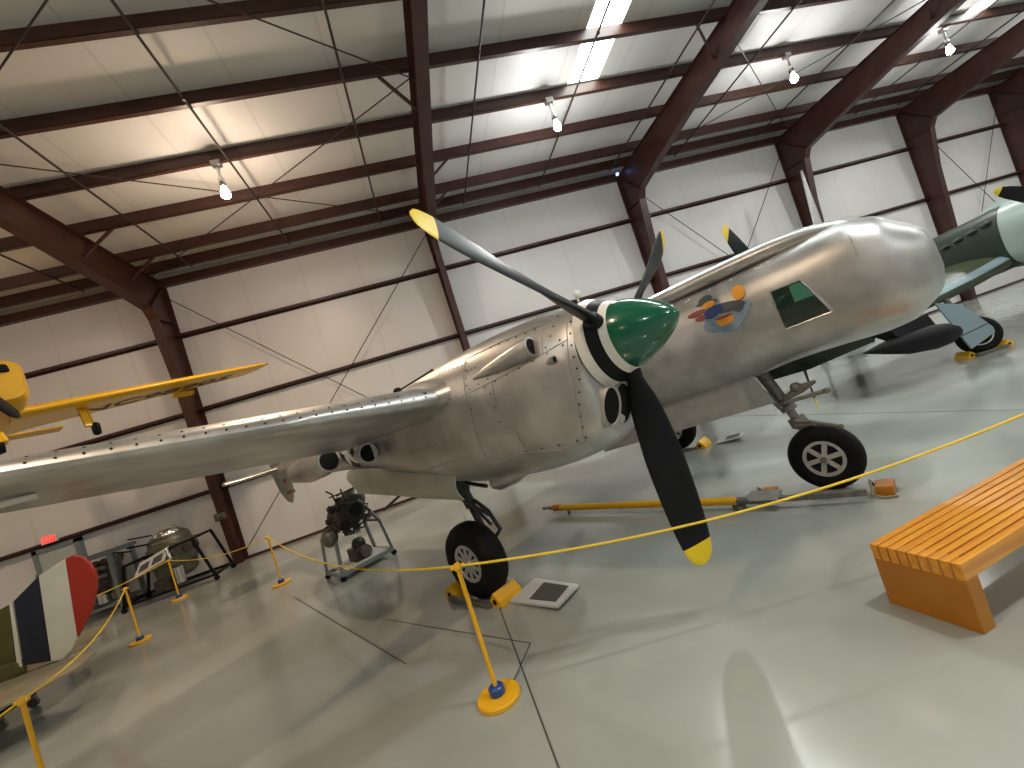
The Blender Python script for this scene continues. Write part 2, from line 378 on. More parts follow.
def body(tab, yc, stations, N=48):
    rs = []
    for x in stations:
        zt, zb, hw, ex = interp(tab, x)
        zc, hh = (zt+zb)/2, (zt-zb)/2
        rs.append([(x, yc+hw*sup(2*PI*i/N, ex)[0], zc+hh*sup(2*PI*i/N, ex)[1]) for i in range(N)])
    return rs
def frange(a, b, n): return [a+(b-a)*i/(n-1) for i in range(n)]
# tables run from tail to nose: x, top, bottom, half width, squareness
NAC = [(-9.0, .25, .15, .03, 2), (-8.3, .35, .05, .14, 2), (-6.5, .36, -.14, .24, 2), (-5.0, .34, -.26, .32, 2), (-4.2, .36, -.36, .38, 2.1), (-3.4, .40, -.52, .42, 2.2),
       (-2.7, .43, -.70, .45, 2.3), (-2.2, .46, -.80, .465, 2.3), (-1.7, .475, -.85, .47, 2.3), (-1.2, .465, -.86, .46, 2.3), (-.8, .44, -.84, .45, 2.25), (-.45, .40, -.79, .425, 2.2), (-.27, .372, -.735, .405, 2.15), (-.19, .358, -.68, .385, 2.1), (-.15, .348, -.58, .37, 2.05)]
def nacelle(yc):
    st = frange(-9.0, -2.9, 26)+frange(-2.8, -.5, 24)+frange(-.45, -.15, 10)
    rs = body(NAC, yc, st)
    mb = MB(); mb.rings(rs)
    return mb
nm_ = nacelle(0)
nac_r = part(nm_, 'nacelle', 'alu', angle=60)
nac_l = part(nacelle(4.88), 'nacelle', 'alu', angle=60)
bv_n = BVHTree.FromPolygons(nm_.v, nm_.f)
# gondola
GON = [(-5.6, .22, .10, .03, 2), (-4.9, .42, -.22, .16, 2), (-4.0, .58, -.58, .34, 2.2), (-3.0, .52, -.80, .45, 2.4), (-2.0, .38, -.875, .48, 2.5), (-1.4, .34, -.865, .485, 2.7), (-.5, .335, -.835, .49, 2.8), (.1, .325, -.80, .49, 2.8),
       (.5, .335, -.75, .49, 2.8), (.9, .355, -.735, .49, 2.8), (1.2, .375, -.735, .475, 2.7), (1.45, .30, -.70, .44, 2.6), (1.59, .17, -.61, .385, 2.5), (1.68, .085, -.53, .33, 2.5), (1.73, .0, -.43, .26, 2.4), (1.752, -.10, -.33, .15, 2.2)]
st = frange(-5.6, -.5, 24)+frange(-.4, 1.2, 14)+frange(1.24, 1.752, 20)
gm = MB().rings(body(GON, 2.44, st)); gon = part(gm, 'gondola', 'alu2', angle=60)
bv_g = BVHTree.FromPolygons(gm.v, gm.f)
# rounded top deck ahead of the windscreen
DK = [(-1.5, .42, .22, .30, 2), (-1.2, .475, .27, .26, 2), (-.7, .495, .29, .215, 2), (0, .505, .30, .19, 2), (.6, .50, .305, .165, 2), (.9, .475, .30, .13, 2), (1.15, .42, .30, .08, 2), (1.28, .37, .28, .03, 2)]
part(MB().rings(body(DK, 2.33, frange(-1.5, 1.28, 26), 24)), 'top_deck', 'alu', angle=60)
# canopy
CN = [(-3.9, .56, .3, .20, 2.2), (-3.3, .80, .3, .33, 2.4), (-2.7, .90, .3, .37, 2.5), (-2.2, .88, .3, .37, 2.6), (-1.95, .84, .3, .36, 2.6), (-1.2, .40, .3, .30, 2.4)]
cn = part(MB().rings(body(CN, 2.44, frange(-3.9, -1.2, 22), 28)), 'canopy', 'glass', angle=50)
mb = MB()
for x in (-1.95, -2.55, -3.2):
    r = body(CN, 2.44, [x], 28)[0]; mb.tube([Vector(p)+Vector((0,0,.004)) for p in r+[r[0]]], .018, 6)
part(mb, 'canopy_frame', 'alu', cn)
mb = MB(); mb.tube([(-1.7, 2.30, .80), (-1.7, 2.30, .96)], .015, 8); mb.ball((-1.68, 2.30, .98), .06, 12, (.5, 1.4, 1)); part(mb, 'mirror', 'white', cn)

# surface helpers: project points onto a skin along the aircraft's own side direction
def onside(bv, x, z, out=.003, y0=-3.0):
    h = bv.ray_cast(Vector((x, y0, z)), Vector((0, 1, 0)))
    if h[0] is None: return None
    return h[0]+Vector((0, -out, 0))
def patch(bv, quad, nu=8, nv=8, out=.004, y0=-3.0):
    """quad of (x,z) corners laid over the skin"""
    mb = MB(); g = []
    for i in range(nu+1):
        for j in range(nv+1):
            u, v = i/nu, j/nv
            x = lerp(lerp(quad[0][0], quad[1][0], u), lerp(quad[3][0], quad[2][0], u), v)
            z = lerp(lerp(quad[0][1], quad[1][1], u), lerp(quad[3][1], quad[2][1], u), v)
            p = onside(bv, x, z, out, y0)
            g.append(p if p is not None else Vector((x, 0, z)))
    fs = [(i*(nv+1)+j, (i+1)*(nv+1)+j, (i+1)*(nv+1)+j+1, i*(nv+1)+j+1) for i in range(nu) for j in range(nv)]
    mb.add(g, fs); return mb
def blob(mb, bv, cx, cz, rx, rz_, rot=0, out=.004, n=18, y0=-3.0, shape=None):
    """filled outline on the skin: rings of a fan"""
    K = 4; vs = []; ok = True
    c = onside(bv, cx, cz, out, y0)
    if c is None: return
    vs.append(c)
    for k in range(1, K+1):
        for i in range(n):
            a = 2*PI*i/n; r = shape(a) if shape else 1
            ex, ez = rx*r*math.cos(a)*k/K, rz_*r*math.sin(a)*k/K
            p = onside(bv, cx+ex*math.cos(rot)-ez*math.sin(rot), cz+ex*math.sin(rot)+ez*math.cos(rot), out, y0)
            if p is None: return
            vs.append(p)
    fs = [(0, 1+i, 1+(i+1) % n) for i in range(n)]
    for k in range(K-1):
        for i in range(n):
            j = (i+1) % n; a = 1+k*n
            fs.append((a+i, a+j, a+n+j, a+n+i))
    mb.add(vs, fs)
def line(mb, bv, pts, w=.006, out=.003, y0=-3.0, step=.05):
    pr = []
    for a, b in zip(pts, pts[1:]):
        n = max(2, int(math.hypot(b[0]-a[0], b[1]-a[1])/step))
        for i in range(n+1):
            p = onside(bv, lerp(a[0], b[0], i/n), lerp(a[1], b[1], i/n), out, y0)
            if p is not None: pr.append(p)
    if len(pr) > 1: mb.tube(pr, w/2, 5)
def dots(mb, bv, pts, r=.009, y0=-3.0):
    for x, z in pts: blob(mb, bv, x, z, r, r, 0, .004, 8, y0)

# nacelle surface detail (outboard side)
Y0 = -3.0
sm = MB()
for ln in ([(-.20, .24), (-.20, .10), (-.24, -.2), (-.30, -.45), (-.42, -.66)],
           [(-1.36, .36), (-1.36, .08), (-1.36, -.2), (-1.42, -.5), (-1.5, -.72)],
           [(-.20, .10), (-.6, .06), (-1.0, .04), (-1.36, .03), (-1.9, .0)],
           [(-1.0, .04), (-1.02, -.2), (-1.02, -.42)], [(-.42, -.66), (-.7, -.66), (-1.0, -.60), (-1.5, -.66)],
           [(-.36, .30), (-.9, .33), (-1.36, .34)], [(-1.8, .38), (-1.78, .15)], [(-.42, .08), (-.42, .28)],
           [(-2.0, -.3), (-2.6, -.3)], [(-1.5, -.5), (-2.4, -.52)]):
    line(sm, bv_n, ln)
part(sm, 'panel_seams', 'seam', nac_r)
fm = MB()
P_ = [(-.165-.0*i, .22-.0*i) for i in range(1)]
for a, b, n in (((-.17, .22), (-.18, -.12), 5), ((-.19, -.2), (-.38, -.62), 6), ((-.26, .12), (-1.3, .06), 9), ((-.24, .075), (-1.1, .02), 7), ((-1.33, .3), (-1.33, .1), 4), ((-1.05, -.05), (-1.06, -.42), 4), ((-1.32, 0), (-1.45, -.64), 7), ((-.46, -.63), (-.95, -.6), 4), ((-.5, .29), (-1.2, .34), 8), ((-.3, .31), (-.34, .18), 3), ((-1.4, .3), (-1.75, .34), 6), ((-1.5, .05), (-1.6, .05), 2), ((-1.2, .22), (-1.3, .22), 3)):
    for i in range(n): dots(fm, bv_n, [(lerp(a[0], b[0], i/max(1, n-1)), lerp(a[1], b[1], i/max(1, n-1)))], .008)
fo = part(fm, 'fasteners', 'dark', nac_r, smooth=False); fo['kind'] = 'stuff'
part(patch(bv_n, [(-1.13, -.56), (-.93, -.57), (-.93, -.42), (-1.11, -.40)], 6, 6, .005), 'access_patch', 'alu3', nac_r)
# exhaust shroud horn
hp = []; hr = []
for i in range(15):
    t = i/14; x = lerp(-1.22, -.50, t); p = onside(bv_n, x, lerp(.13, .165, t), 0)
    r = .012+.072*min(1, t*1.15)**.8; hp.append(p+Vector((0, -r*.35, 0))); hr.append(r)
part(MB().tube(hp, hr, 20), 'exhaust_horn', 'alu', nac_r, angle=50)
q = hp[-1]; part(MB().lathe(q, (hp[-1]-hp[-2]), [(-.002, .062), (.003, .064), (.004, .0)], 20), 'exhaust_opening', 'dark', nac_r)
q = onside(bv_n, -.32, .0, 0)
part(MB().tube([q+Vector((-.13, .012, -.02)), q+Vector((-.05, -.005, 0)), q+Vector((.0, -.012, 0))], [.004, .026, .03], 14), 'small_blister', 'alu', nac_r)
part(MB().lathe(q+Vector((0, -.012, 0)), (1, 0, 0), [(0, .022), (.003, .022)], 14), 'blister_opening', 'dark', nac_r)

# chin intakes: openings follow the nose skin
def intake(yc, zc, ry, rz_, ky=0.0):
    n = 28
    def ov(k, dx): return [Vector((-.103+(rz_*k*math.sin(2*PI*i/n)+zc+.47)*.34+dx+ry*k*math.cos(2*PI*i/n)*ky, yc+ry*k*math.cos(2*PI*i/n), zc+rz_*k*math.sin(2*PI*i/n))) for i in range(n)]
    duct = part(MB().rings([ov(1.12, -.22), ov(1.07, -.02), ov(1.03, .0), ov(.98, -.004), ov(.94, -.013)], True, False), 'intake_duct', 'alu3', nac_r, angle=60)
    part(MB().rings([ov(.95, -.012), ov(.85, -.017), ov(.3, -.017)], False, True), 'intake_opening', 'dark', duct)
intake(-.246, -.455, .052, .132, .75); intake(-.080, -.475, .086, .150, .30); intake(.105, -.470, .075, .138, -.3)
# belly scoop and side air scoop
part(MB().tube([(-1.35, 0, -.83), (-1.6, 0, -.86), (-1.85, 0, -.88), (-1.92, 0, -.87)], [.02, .07, .09, .085], 16), 'belly_scoop', 'alu', nac_r)
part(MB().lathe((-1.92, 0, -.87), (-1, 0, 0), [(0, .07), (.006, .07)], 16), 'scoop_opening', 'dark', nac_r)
sc = part(MB().tube([(-3.95, -.36, -.12), (-3.7, -.45, -.13), (-3.42, -.53, -.14), (-3.28, -.55, -.14)], [.04, .09, .115, .115], 20), 'air_scoop', 'alu', nac_r)
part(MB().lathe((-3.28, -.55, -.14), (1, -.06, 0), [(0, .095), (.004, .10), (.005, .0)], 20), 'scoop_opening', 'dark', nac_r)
# radiator housing on the boom
for yy, s_ in ((-.40, -1), (.40, 1)):
    rd = part(MB().tube([(-6.9, yy*.6, .03), (-6.3, yy*.95, .0), (-5.5, yy*1.12, -.03), (-4.9, yy*1.18, -.03), (-4.62, yy*1.2, -.03)], [.04, .17, .205, .19, .155], 24), 'radiator_housing', 'alu', nac_r)
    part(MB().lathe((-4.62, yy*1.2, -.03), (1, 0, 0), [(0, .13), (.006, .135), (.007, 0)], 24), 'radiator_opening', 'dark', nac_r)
# national marking on the boom side
mk = MB(); mk2 = MB()
cx, cz, R_ = -4.22, .0, .23
bn = patch(bv_n, [(cx-.44, cz-.05), (cx+.44, cz-.05), (cx+.44, cz+.09), (cx-.44, cz+.09)], 12, 4, .006)
def star(a):
    k = (a-PI/2) % (2*PI/5); k = min(k, 2*PI/5-k); return .382/(math.cos(PI/5-k)*.382/math.cos(0)) if False else .40*math.cos(PI/5)/(math.cos(abs(PI/5-k)-0)) if False else .38+.62*max(0, 1-k/(PI/5))**1.0
blob(mk2, bv_n, cx, cz, R_*1.18, R_*1.18, 0, .009, 30)
blob(mk, bv_n, cx, cz, R_*1.12, R_*1.12, 0, .013, 40, shape=star)
part(bn, 'marking_bars', 'white', nac_r); part(mk2, 'marking_disc', 'navy', nac_r); part(mk, 'marking_star', 'white', nac_r)

# wings
def airfoil(n=18, t=.15):
    up = []; 
    for i in range(n+1):
        x = (1-math.cos(PI*i/n))/2
        y = 5*t*(.2969*math.sqrt(x)-.126*x-.3516*x*x+.2843*x**3-.1036*x**4)
        cam = .03*4*x*(1-x)
        up.append((x, y+cam, -y*.85+cam))
    return [(x, u) for x, u, l in reversed(up)]+[(x, l) for x, u, l in up[1:]]
AF = airfoil()
def wing_sec(y, xle, ch, zle, tf=1.0, inc=.03):
    return [(xle-x*ch, y, zle+z*ch*tf-x*ch*inc) for x, z in AF]
def outer_wing(sgn, y_root, mirror_c=0):
    rs = []
    for i in range(26):
        t = i/25; d = 5.05*t
        ch = lerp(2.48, 1.05, t); xle = -1.66-.095*d; tf = lerp(1.02, .75, t); z = .085+.105*d
        if t > .93: k = (t-.93)/.07; e = math.sqrt(max(0, 1-k*k)); xle -= ch*.35*(1-e); ch *= max(e, .05); tf *= max(e, .1)
        rs.append(wing_sec(y_root+sgn*d, xle, ch, z, tf))
    return MB().rings(rs)
wm = outer_wing(-1, -.40)
wr = part(wm, 'wing', 'alu', angle=50)
part(outer_wing(1, 5.28), 'wing', 'alu', angle=50)
bv_w = BVHTree.FromPolygons(wm.v, wm.f)
part(MB().rings([wing_sec(y, -1.62, 2.6, .06, 1.0) for y in frange(.35, 4.53, 12)]), 'centre_wing', 'alu2', angle=50)
# fillet at the wing root
rs = []
for i in range(8):
    t = i/7; rs.append(wing_sec(-.36-.16*t, -1.50-.17*t, 2.68-.2*t, .085+.01*t, 1.14-.12*t))
part(MB().rings(rs), 'wing_fillet', 'alu', angle=50)
# leading edge screws in pairs, laid on the skin by casting straight back from ahead of the wing
wf = MB()
def wdot(y, dz, r=.011):
    d = -.40-y; zl = .085+.105*d; h = bv_w.ray_cast(Vector((1, y, zl+dz)), Vector((-1, 0, 0)))
    if h[0] is None: return
    n = h[1]; n = n if n.x > 0 else -n
    wf.lathe(h[0]+n*.001, n, [(0, r), (.003, r), (.0035, .0)], 8)
for i in range(38):
    y = -.62-i*.118
    wdot(y, .080, .008); wdot(y-.01, .030, .008)
fo = part(wf, 'screws', 'dark', wr, smooth=False); fo['kind'] = 'stuff'
wf = MB(); wdot(-.60, .07, .016); part(wf, 'small_port', 'dark', wr)
# landing lamp slot / pitot mark under the wing
part(MB().box((-2.6, -3.42, .27), (-2.45, -3.12, .29)), 'landing_lamp', 'white', wr, bevel=.004)

# tail
TF = [(-.55,-.10),(-.40,-.42),(-.12,-.66),(.15,-.72),(.35,-.60),(.48,-.35),(.55,0),(.50,.45),(.36,.85),(.12,1.08),(-.15,1.05),(-.38,.80),(-.52,.40)]
for yc in (0, 4.88):
    mb = MB(); P = [Vector((-8.45+a*1.0, yc, .18+b*.93)) for a, b in TF]
    c = sum(P, Vector())/len(P)
    def ring(sc, dy): return [c+(p-c)*sc+Vector((0, dy, 0)) for p in P]
    mb.rings([ring(.3, -.055), ring(.75, -.045), ring(.97, -.012), ring(1, 0), ring(.97, .012), ring(.75, .045), ring(.3, .055)])
    f = part(mb, 'tail_fin', 'alu2', angle=50)
    if yc == 0:
        for zz in (-.30, -.05): part(MB().box((-8.30, -.052, zz), (-8.10, .052, zz+.07)), 'fin_stripe', 'artred', f, smooth=False)
TS = [(x, z) for x, z in airfoil(12, .10)]
part(MB().rings([[(-8.05-.06*abs(y-2.44)/2.44-x*(.80 if -.9 < y < 5.8 else .3), y, .27+z*.8) for x, z in TS] for y in [-1.05, -.95, -.8]+frange(-.5, 5.4, 10)+[5.7, 5.85, 5.95]]), 'tailplane', 'alu', angle=50)

# propellers
def blade_mesh(cy, ang, tip, hand=-1, db=0):
    er = Vector((0, math.sin(ang), math.cos(ang))); tv = Vector((0, math.cos(ang), -math.sin(ang)))*hand; fx = Vector((1, 0, 0))
    tab = [(.20, .095, .055, 1.25), (.34, .125, .052, 1.12), (.50, .205, .042, 1.0), (.75, .262, .032, .82), (1.0, .300, .026, .67), (1.25, .305, .020, .56), (1.45, .292, .016, .48), (1.60, .262, .013, .44), (1.69, .205, .010, .42), (1.735, .135, .007, .41), (1.753, .04, .004, .40)]
    lo, hi = (1.60, 1.753) if tip else (.20, 1.60)
    stn = frange(lo, hi, 9 if tip else 22); mb = MB(); rs = []
    for r in stn:
        ch, th, be = interp(tab, r); be += db; a = tv*math.cos(be)+fx*math.sin(be); b = er.cross(a)
        c = Vector((0, cy, 0))+er*r
        rs.append([c+a*(math.cos(2*PI*i/20)*ch/2)+b*(math.sin(2*PI*i/20)*th*(1 if math.sin(2*PI*i/20) > 0 else .55)) for i in range(20)])
    mb.rings(rs, not tip or True, True); return mb
def propeller(cy, phase, hand=-1, db=0):
    ref = MB()
    prof = [(-.105, .352), (-.075, .362), (.035, .352)]
    spn = part(MB().lathe((0, cy, 0), (1, 0, 0), [(-.145, .34), (-.10, .335), (.02, .27)], 48), 'propeller_hub', 'black', angle=70)
    part(MB().lathe((0, cy, 0), (1, 0, 0), [(-.145, .352), (-.138, .362), (-.068, .330)], 56, cap=False), 'rear_band', 'white', spn, angle=60)
    part(MB().lathe((0, cy, 0), (1, 0, 0), [(-.068, .3295), (.020, .285)], 56, cap=False), 'blade_band', 'black', spn, angle=60)
    part(MB().lathe((0, cy, 0), (1, 0, 0), [(.020, .2855), (.078, .2585)], 56, cap=False), 'front_band', 'white', spn, angle=60)
    cone = []
    for i in range(23):
        t = (1-(1-i/22)**1.7); x = lerp(.078, .485, t)
        r = (.258*(1-t**1.30)**.66) if i < 22 else .002
        cone.append((x, r))
    part(MB().lathe((0, cy, 0), (1, 0, 0), cone, 56), 'spinner_cone', 'green', spn, angle=60)
    for k in range(3):
        a = phase+k*2*PI/3
        b = part(blade_mesh(cy, a, False, hand, db), 'blade', 'black', angle=60)
        part(blade_mesh(cy, a, True, hand, db), 'blade_tip', 'yellowtip', b, angle=60)
        er = Vector((0, math.sin(a), math.cos(a)))
        part(MB().lathe(Vector((0, cy, 0))+er*.30, er, [(-.06, .066), (.02, .066), (.035, .055)], 24), 'blade_cuff', 'black', b)
PH = -1.04450861
propeller(0, PH); propeller(4.88, math.radians(-52), 1, -.28)

# gondola details: window, nose marking, seams
win = [(.585, -.405), (.975, -.385), (.845, -.015), (.585, -.015)]
G0 = .5
wf_ = part(patch(bv_g, [(win[0][0]-.03, win[0][1]-.03), (win[1][0]+.04, win[1][1]-.03), (win[2][0]+.02, win[2][1]+.03), (win[3][0]-.03, win[3][1]+.03)], 8, 8, .006, G0), 'side_window_frame', 'alu3', gon)
wg_ = part(patch(bv_g, win, 8, 8, .012, G0), 'side_window', 'glass', gon)
wl_ = MB(); line(wl_, bv_g, win+[win[0]], .014, .010, G0); part(wl_, 'window_edge', 'chrome', gon)
gp = [(.74, -.19), (.90, -.19), (.835, -.03), (.74, -.03)]
part(patch(bv_g, gp, 5, 5, .014, G0), 'window_curtain', mat('green_tinted_pane', (.06, .22, .14), .15), wg_)
sg = MB()
for ln in ([(-.95, -.33), (-.2, -.36), (.2, -.40)], [(-1.3, .15), (-.9, .17)], [(1.28, .2), (1.29, .0)]):
    line(sg, bv_g, ln, .005, .003, G0)
part(sg, 'panel_seams', 'seam', gon)
fm = MB()
for x, z in [(-.25, .24), (-.22, .25), (.02, .26), (.25, .265), (.5, .27), (.53, .26), (.56, .27), (.62, .275), (-.4, .22), (-.45, .21)]: dots(fm, bv_g, [(x, z)], .012, G0)
part(fm, 'latches', 'white', gon)
def art(name, m, items, out):
    for it in items:
        mb = MB(); blob(mb, bv_g, it[0]+.03, it[1]-.02, it[2], it[3], it[4] if len(it) > 4 else 0, out, 18, G0); out += .0006
        part(mb, name, m, gon)
art('painted_cloud', 'artblue', [(-.02, -.10, .13, .085), (.10, -.14, .14, .085), (.20, -.08, .12, .085), (.27, -.02, .10, .06), (.0, -.03, .12, .07)], .006)
art('painted_slate_shape', 'artgrey', [(.12, .03, .20, .055, -.15), (.24, -.01, .055, .055), (-.06, .19, .075, .045), (-.05, .155, .12, .018, -.1)], .009)
art('painted_blue_shape', 'artnavy', [(-.01, .035, .11, .06, .2)], .011)
art('painted_orange_shape', 'artorange', [(.28, .125, .065, .075), (.08, -.09, .09, .055), (-.03, .125, .07, .035)], .012)
art('painted_red_shape', 'artred', [(-.18, .085, .10, .027, .05), (-.15, .02, .06, .028, .1), (.08, -.055, .09, .015)], .014)

# landing gear
def wheel(parent, c, R, w, hr, spokes, name='wheel', face=-1):
    """wheel about the aircraft's side axis; the outer face looks towards `face`"""
    x, y, z = c; h = w/2
    t = part(MB().lathe(c, (0, 1, 0), [(-h*.80, hr*1.0), (-h*.9, hr*1.12), (-h, R*.74), (-h*.86, R*.90), (-h*.45, R*.985), (0, R), (h*.45, R*.985), (h*.86, R*.90), (h, R*.74), (h*.9, hr*1.12), (h*.8, hr)], 48), 'tyre', 'rubber', parent, angle=50)
    mb = MB(); f = y+face*h*.84
    for s_ in (-1, 1):
        mb.lathe((x, y+s_*h*.80, z), (0, s_, 0), [(-.05, hr*.86), (.0, hr*.84), (.012, hr*.88), (.012, hr*1.03), (-.02, hr*1.06)], 40, cap=False)
        mb.lathe((x, y+s_*h*.80, z), (0, s_, 0), [(-.06, hr*.34), (-.012, hr*.34), (.006, hr*.27), (.03, hr*.24), (.034, 0)], 24)
        for k in range(spokes):
            a = 2*PI*k/spokes+.2; d = Vector((math.cos(a), 0, math.sin(a))); cc = Vector((x, y+s_*h*.74, z))
            mb.bar(cc+d*hr*.28, cc+d*hr*.90, hr*.26, .02, up=(0, 1, 0))
    part(mb, 'hub', 'hub', t, angle=30)
    part(MB().lathe((x, y-.02, z), (0, 1, 0), [(0, hr*.84), (.04, hr*.84)], 32), 'brake_disc', 'dark', t)
    return t
for yc, s_ in ((0, 1), (4.88, -1)):
    fz = floor_z(-2.5)
    lg = part(MB().tube([(-2.66, yc+.04, -.60), (-2.58, yc+.08, -1.12)], [.08, .065]).tube([(-2.58, yc+.08, -1.12), (-2.48, yc+.10, fz+.42)], [.042, .042]), 'main_leg', 'geardark')
    mb = MB(); mb.tube([(-2.52, yc+.10, -1.06), (-2.34, yc+.10, -1.20), (-2.24, yc+.10, -1.42), (-2.40, yc+.10, -1.52)], .024, 8); mb.tube([(-2.50, yc+.05, -1.12), (-2.30, yc+.05, -1.34)], .018, 8)
    mb.tube([(-2.75, yc-.02, -.66), (-2.58, yc-.0, -1.0), (-2.25, yc+.02, -1.22)], .018, 8); mb.tube([(-2.40, yc-.02, -.82), (-2.06, yc-.02, -.90)], .022, 8); mb.tube([(-2.80, yc-.05, -.70), (-2.72, yc-.05, -.92), (-2.50, yc, -1.05), (-2.42, yc+.05, -.80)], .016, 8)
    mb.tube([(-2.45, yc+.16, fz+.425), (-2.45, yc-.22, fz+.425)], .035, 10)
    part(mb, 'scissor_links', 'geardark', lg)
    wheel(air, (-2.47, yc-.17*s_, fz+.415), .415, .28, .20, 10, face=-1)
    for sd in (-1, 1):
        yd = yc+sd*.33
        mb = MB(); mb.rings([[(x, yd+sd*.05*math.sin(PI*k/6)+d, lerp(zt, zb, k/6)) for k in range(7)]+[(x, yd+sd*.05*math.sin(PI*k/6)+d+.02, lerp(zt, zb, k/6)) for k in range(6, -1, -1)] for x, zt, zb, d in ((-4.50, -.26, -.46, 0), (-4.38, -.26, -.60, 0), (-4.1, -.29, -.64, 0), (-3.4, -.42, -.74, 0), (-2.7, -.56, -.85, 0), (-2.10, -.66, -.93, 0))])
        part(mb, 'gear_door', 'primer', angle=45)
    part(MB().tube([(-3.5, yc+.28, -.6), (-4.6, yc+.1, -.95), (-4.75, yc+.1, -.99)], .02, 8), 'door_rod', 'geardark')
fz = floor_z(.38)
nl = part(MB().tube([(.05, 2.5, -.70), (.18, 2.5, -1.15)], [.07, .06]).tube([(.18, 2.5, -1.15), (.26, 2.5, -1.48)], .045), 'nose_leg', 'gear')
mb = MB()
mb.tube([(-.02, 2.40, -.82), (.16, 2.42, -1.22)], .03, 8)
mb.tube([(.17, 2.42, -1.17), (.62, 2.40, -1.14)], .022, 8); mb.ball((.62, 2.40, -1.14), .035, 10); mb.ball((.37, 2.40, -1.03), .055, 12)
mb.tube([(.24, 2.42, -1.12), (.40, 2.42, -1.06), (.56, 2.40, -1.02)], [.03, .05, .015], 10)
mb.tube([(.25, 2.40, -1.38), (.40, 2.38, -1.42), (.62, 2.38, -1.52)], .018, 8); mb.ball((.62, 2.38, -1.52), .03, 10)
mb.tube([(.24, 2.42, -1.44), (.40, 2.40, -1.44)], .03, 8); mb.lathe((.20, 2.5, -1.22), (.08, 0, -.33), [(0, .08), (.05, .085), (.06, .06)], 16); mb.lathe((.235, 2.5, -1.36), (.08, 0, -.33), [(0, .085), (.10, .09), (.12, .06)], 16)
mb.bar((.27, 2.5, -1.46), (.30, 2.5, fz+.66), .14, .10); 
for s_ in (1,): mb.bar((.28, 2.50+s_*.13, fz+.68), (.38, 2.50+s_*.16, fz+.345), .03, .09)
mb.bar((.28, 2.44, fz+.69), (.28, 2.66, fz+.69), .06, .05); mb.tube([(.38, 2.68, fz+.345), (.38, 2.3, fz+.345)], .03, 10)
part(mb, 'steering_links', 'gear', nl)
wheel(air, (.38, 2.44, fz+.345), .345, .20, .185, 6, face=-1)
part(MB().hexa([(-2.1, 2.20, -1.24), (.19, 2.20, -1.11), (.19, 2.22, -1.11), (-2.1, 2.22, -1.24), (-2.1, 2.2, -.80), (.06, 2.2, -.72), (.06, 2.22, -.72), (-2.1, 2.22, -.80)]), 'nose_gear_door', 'alu3')
part(MB().hexa([(.10, 2.68, -.93), (.50, 2.68, -.92), (.50, 2.70, -.92), (.10, 2.70, -.93), (.05, 2.60, -.70), (.50, 2.60, -.68), (.50, 2.62, -.68), (.05, 2.62, -.70)]).hexa([(.50, 2.68, -.92), (1.10, 2.68, -.82), (1.10, 2.70, -.82), (.50, 2.70, -.92), (.50, 2.60, -.68), (1.16, 2.60, -.66), (1.16, 2.62, -.66), (.50, 2.62, -.68)]), 'bay_door', 'darkgreen')
part(MB().tube([(1.10, 2.66, -.78), (1.22, 2.60, -.72), (1.42, 2.50, -.66)], .012, 6), 'door_rod', 'dark')
part(MB().tube([(-2.45, -.40, .37), (-1.78, -.40, .385)], .009, 6).ball((-1.78, -.40, .385), .016, 8).ball((-2.45, -.42, .36), .05, 10), 'pitot_wire', 'dark')

# ------------------------------------------------------------------ wheel chocks
CH = 'wheel chocks under the big aircraft and the green one'
def chock(loc, rz_, label, m='yellow', s=1.0):
    t = thing('wheel_chock', loc, label, 'chock', None, (0, 0, rz_))
    w = .145*s
    for sx in (-1, 1):
        mb = MB(); x0 = sx*.37*s
        prof = [(x0-.09*s, 0), (x0+.09*s, 0), (x0+.075*s, .06*s), (x0+.0, .135*s), (x0-.075*s, .06*s)]
        mb.prism([(a, -w, b) for a, b in prof], (0, 2*w, 0)); o = mb.build('block', m, t, bevel=.006)
        mb = MB()
        for yy in (-w-.002, w+.002):
            mb.lathe((x0, yy, .05*s), (0, 1, 0), [(-.002, .028*s), (.002, .028*s)], 10)
        mb.build('bolt_hole', 'dark', o)
    MB().box((-.32*s, -w-.05, .015), (.32*s, -w-.005, .055)).build('tie_bar', 'gear', t, smooth=False)
    return t
yaw = math.atan2(FV.y, FV.x)
def lp(x, y): p = MT @ Vector((x, y, 0)); return (p.x, p.y, 0)
def lpz(x, y): p = MT @ Vector((x, y, floor_z(x))); return (p.x, p.y, 0)
chock(lpz(-2.56, -.18), yaw, 'yellow wheel chock at the near main wheel of the aluminium aircraft', s=1.08)
chock(lpz(-2.42, 5.0), yaw, 'yellow wheel chock at the far main wheel, beyond the propeller blade', s=1.1)
def wood_chock(loc, rz_, label):
    t = thing('wooden_chock', loc, label, 'chock', None, (0, 0, rz_))
    MB().box((-.07, -.10, 0), (.07, .10, .10)).build('block', 'woodend', t, bevel=.008)
    MB().tube([(-.09, .12, .02), (-.10, 0, .13), (-.09, -.13, .03), (.0, -.15, .012), (.09, -.12, .012)], .012, 8).build('rope_loop', 'khaki', t)
    return t
wood_chock(lpz(.80, 2.22), yaw, 'brown chock with a rope loop in front of the nose wheel')
wood_chock(lpz(-.22, 2.24), yaw, 'brown chock behind the nose wheel at the tow bar head')

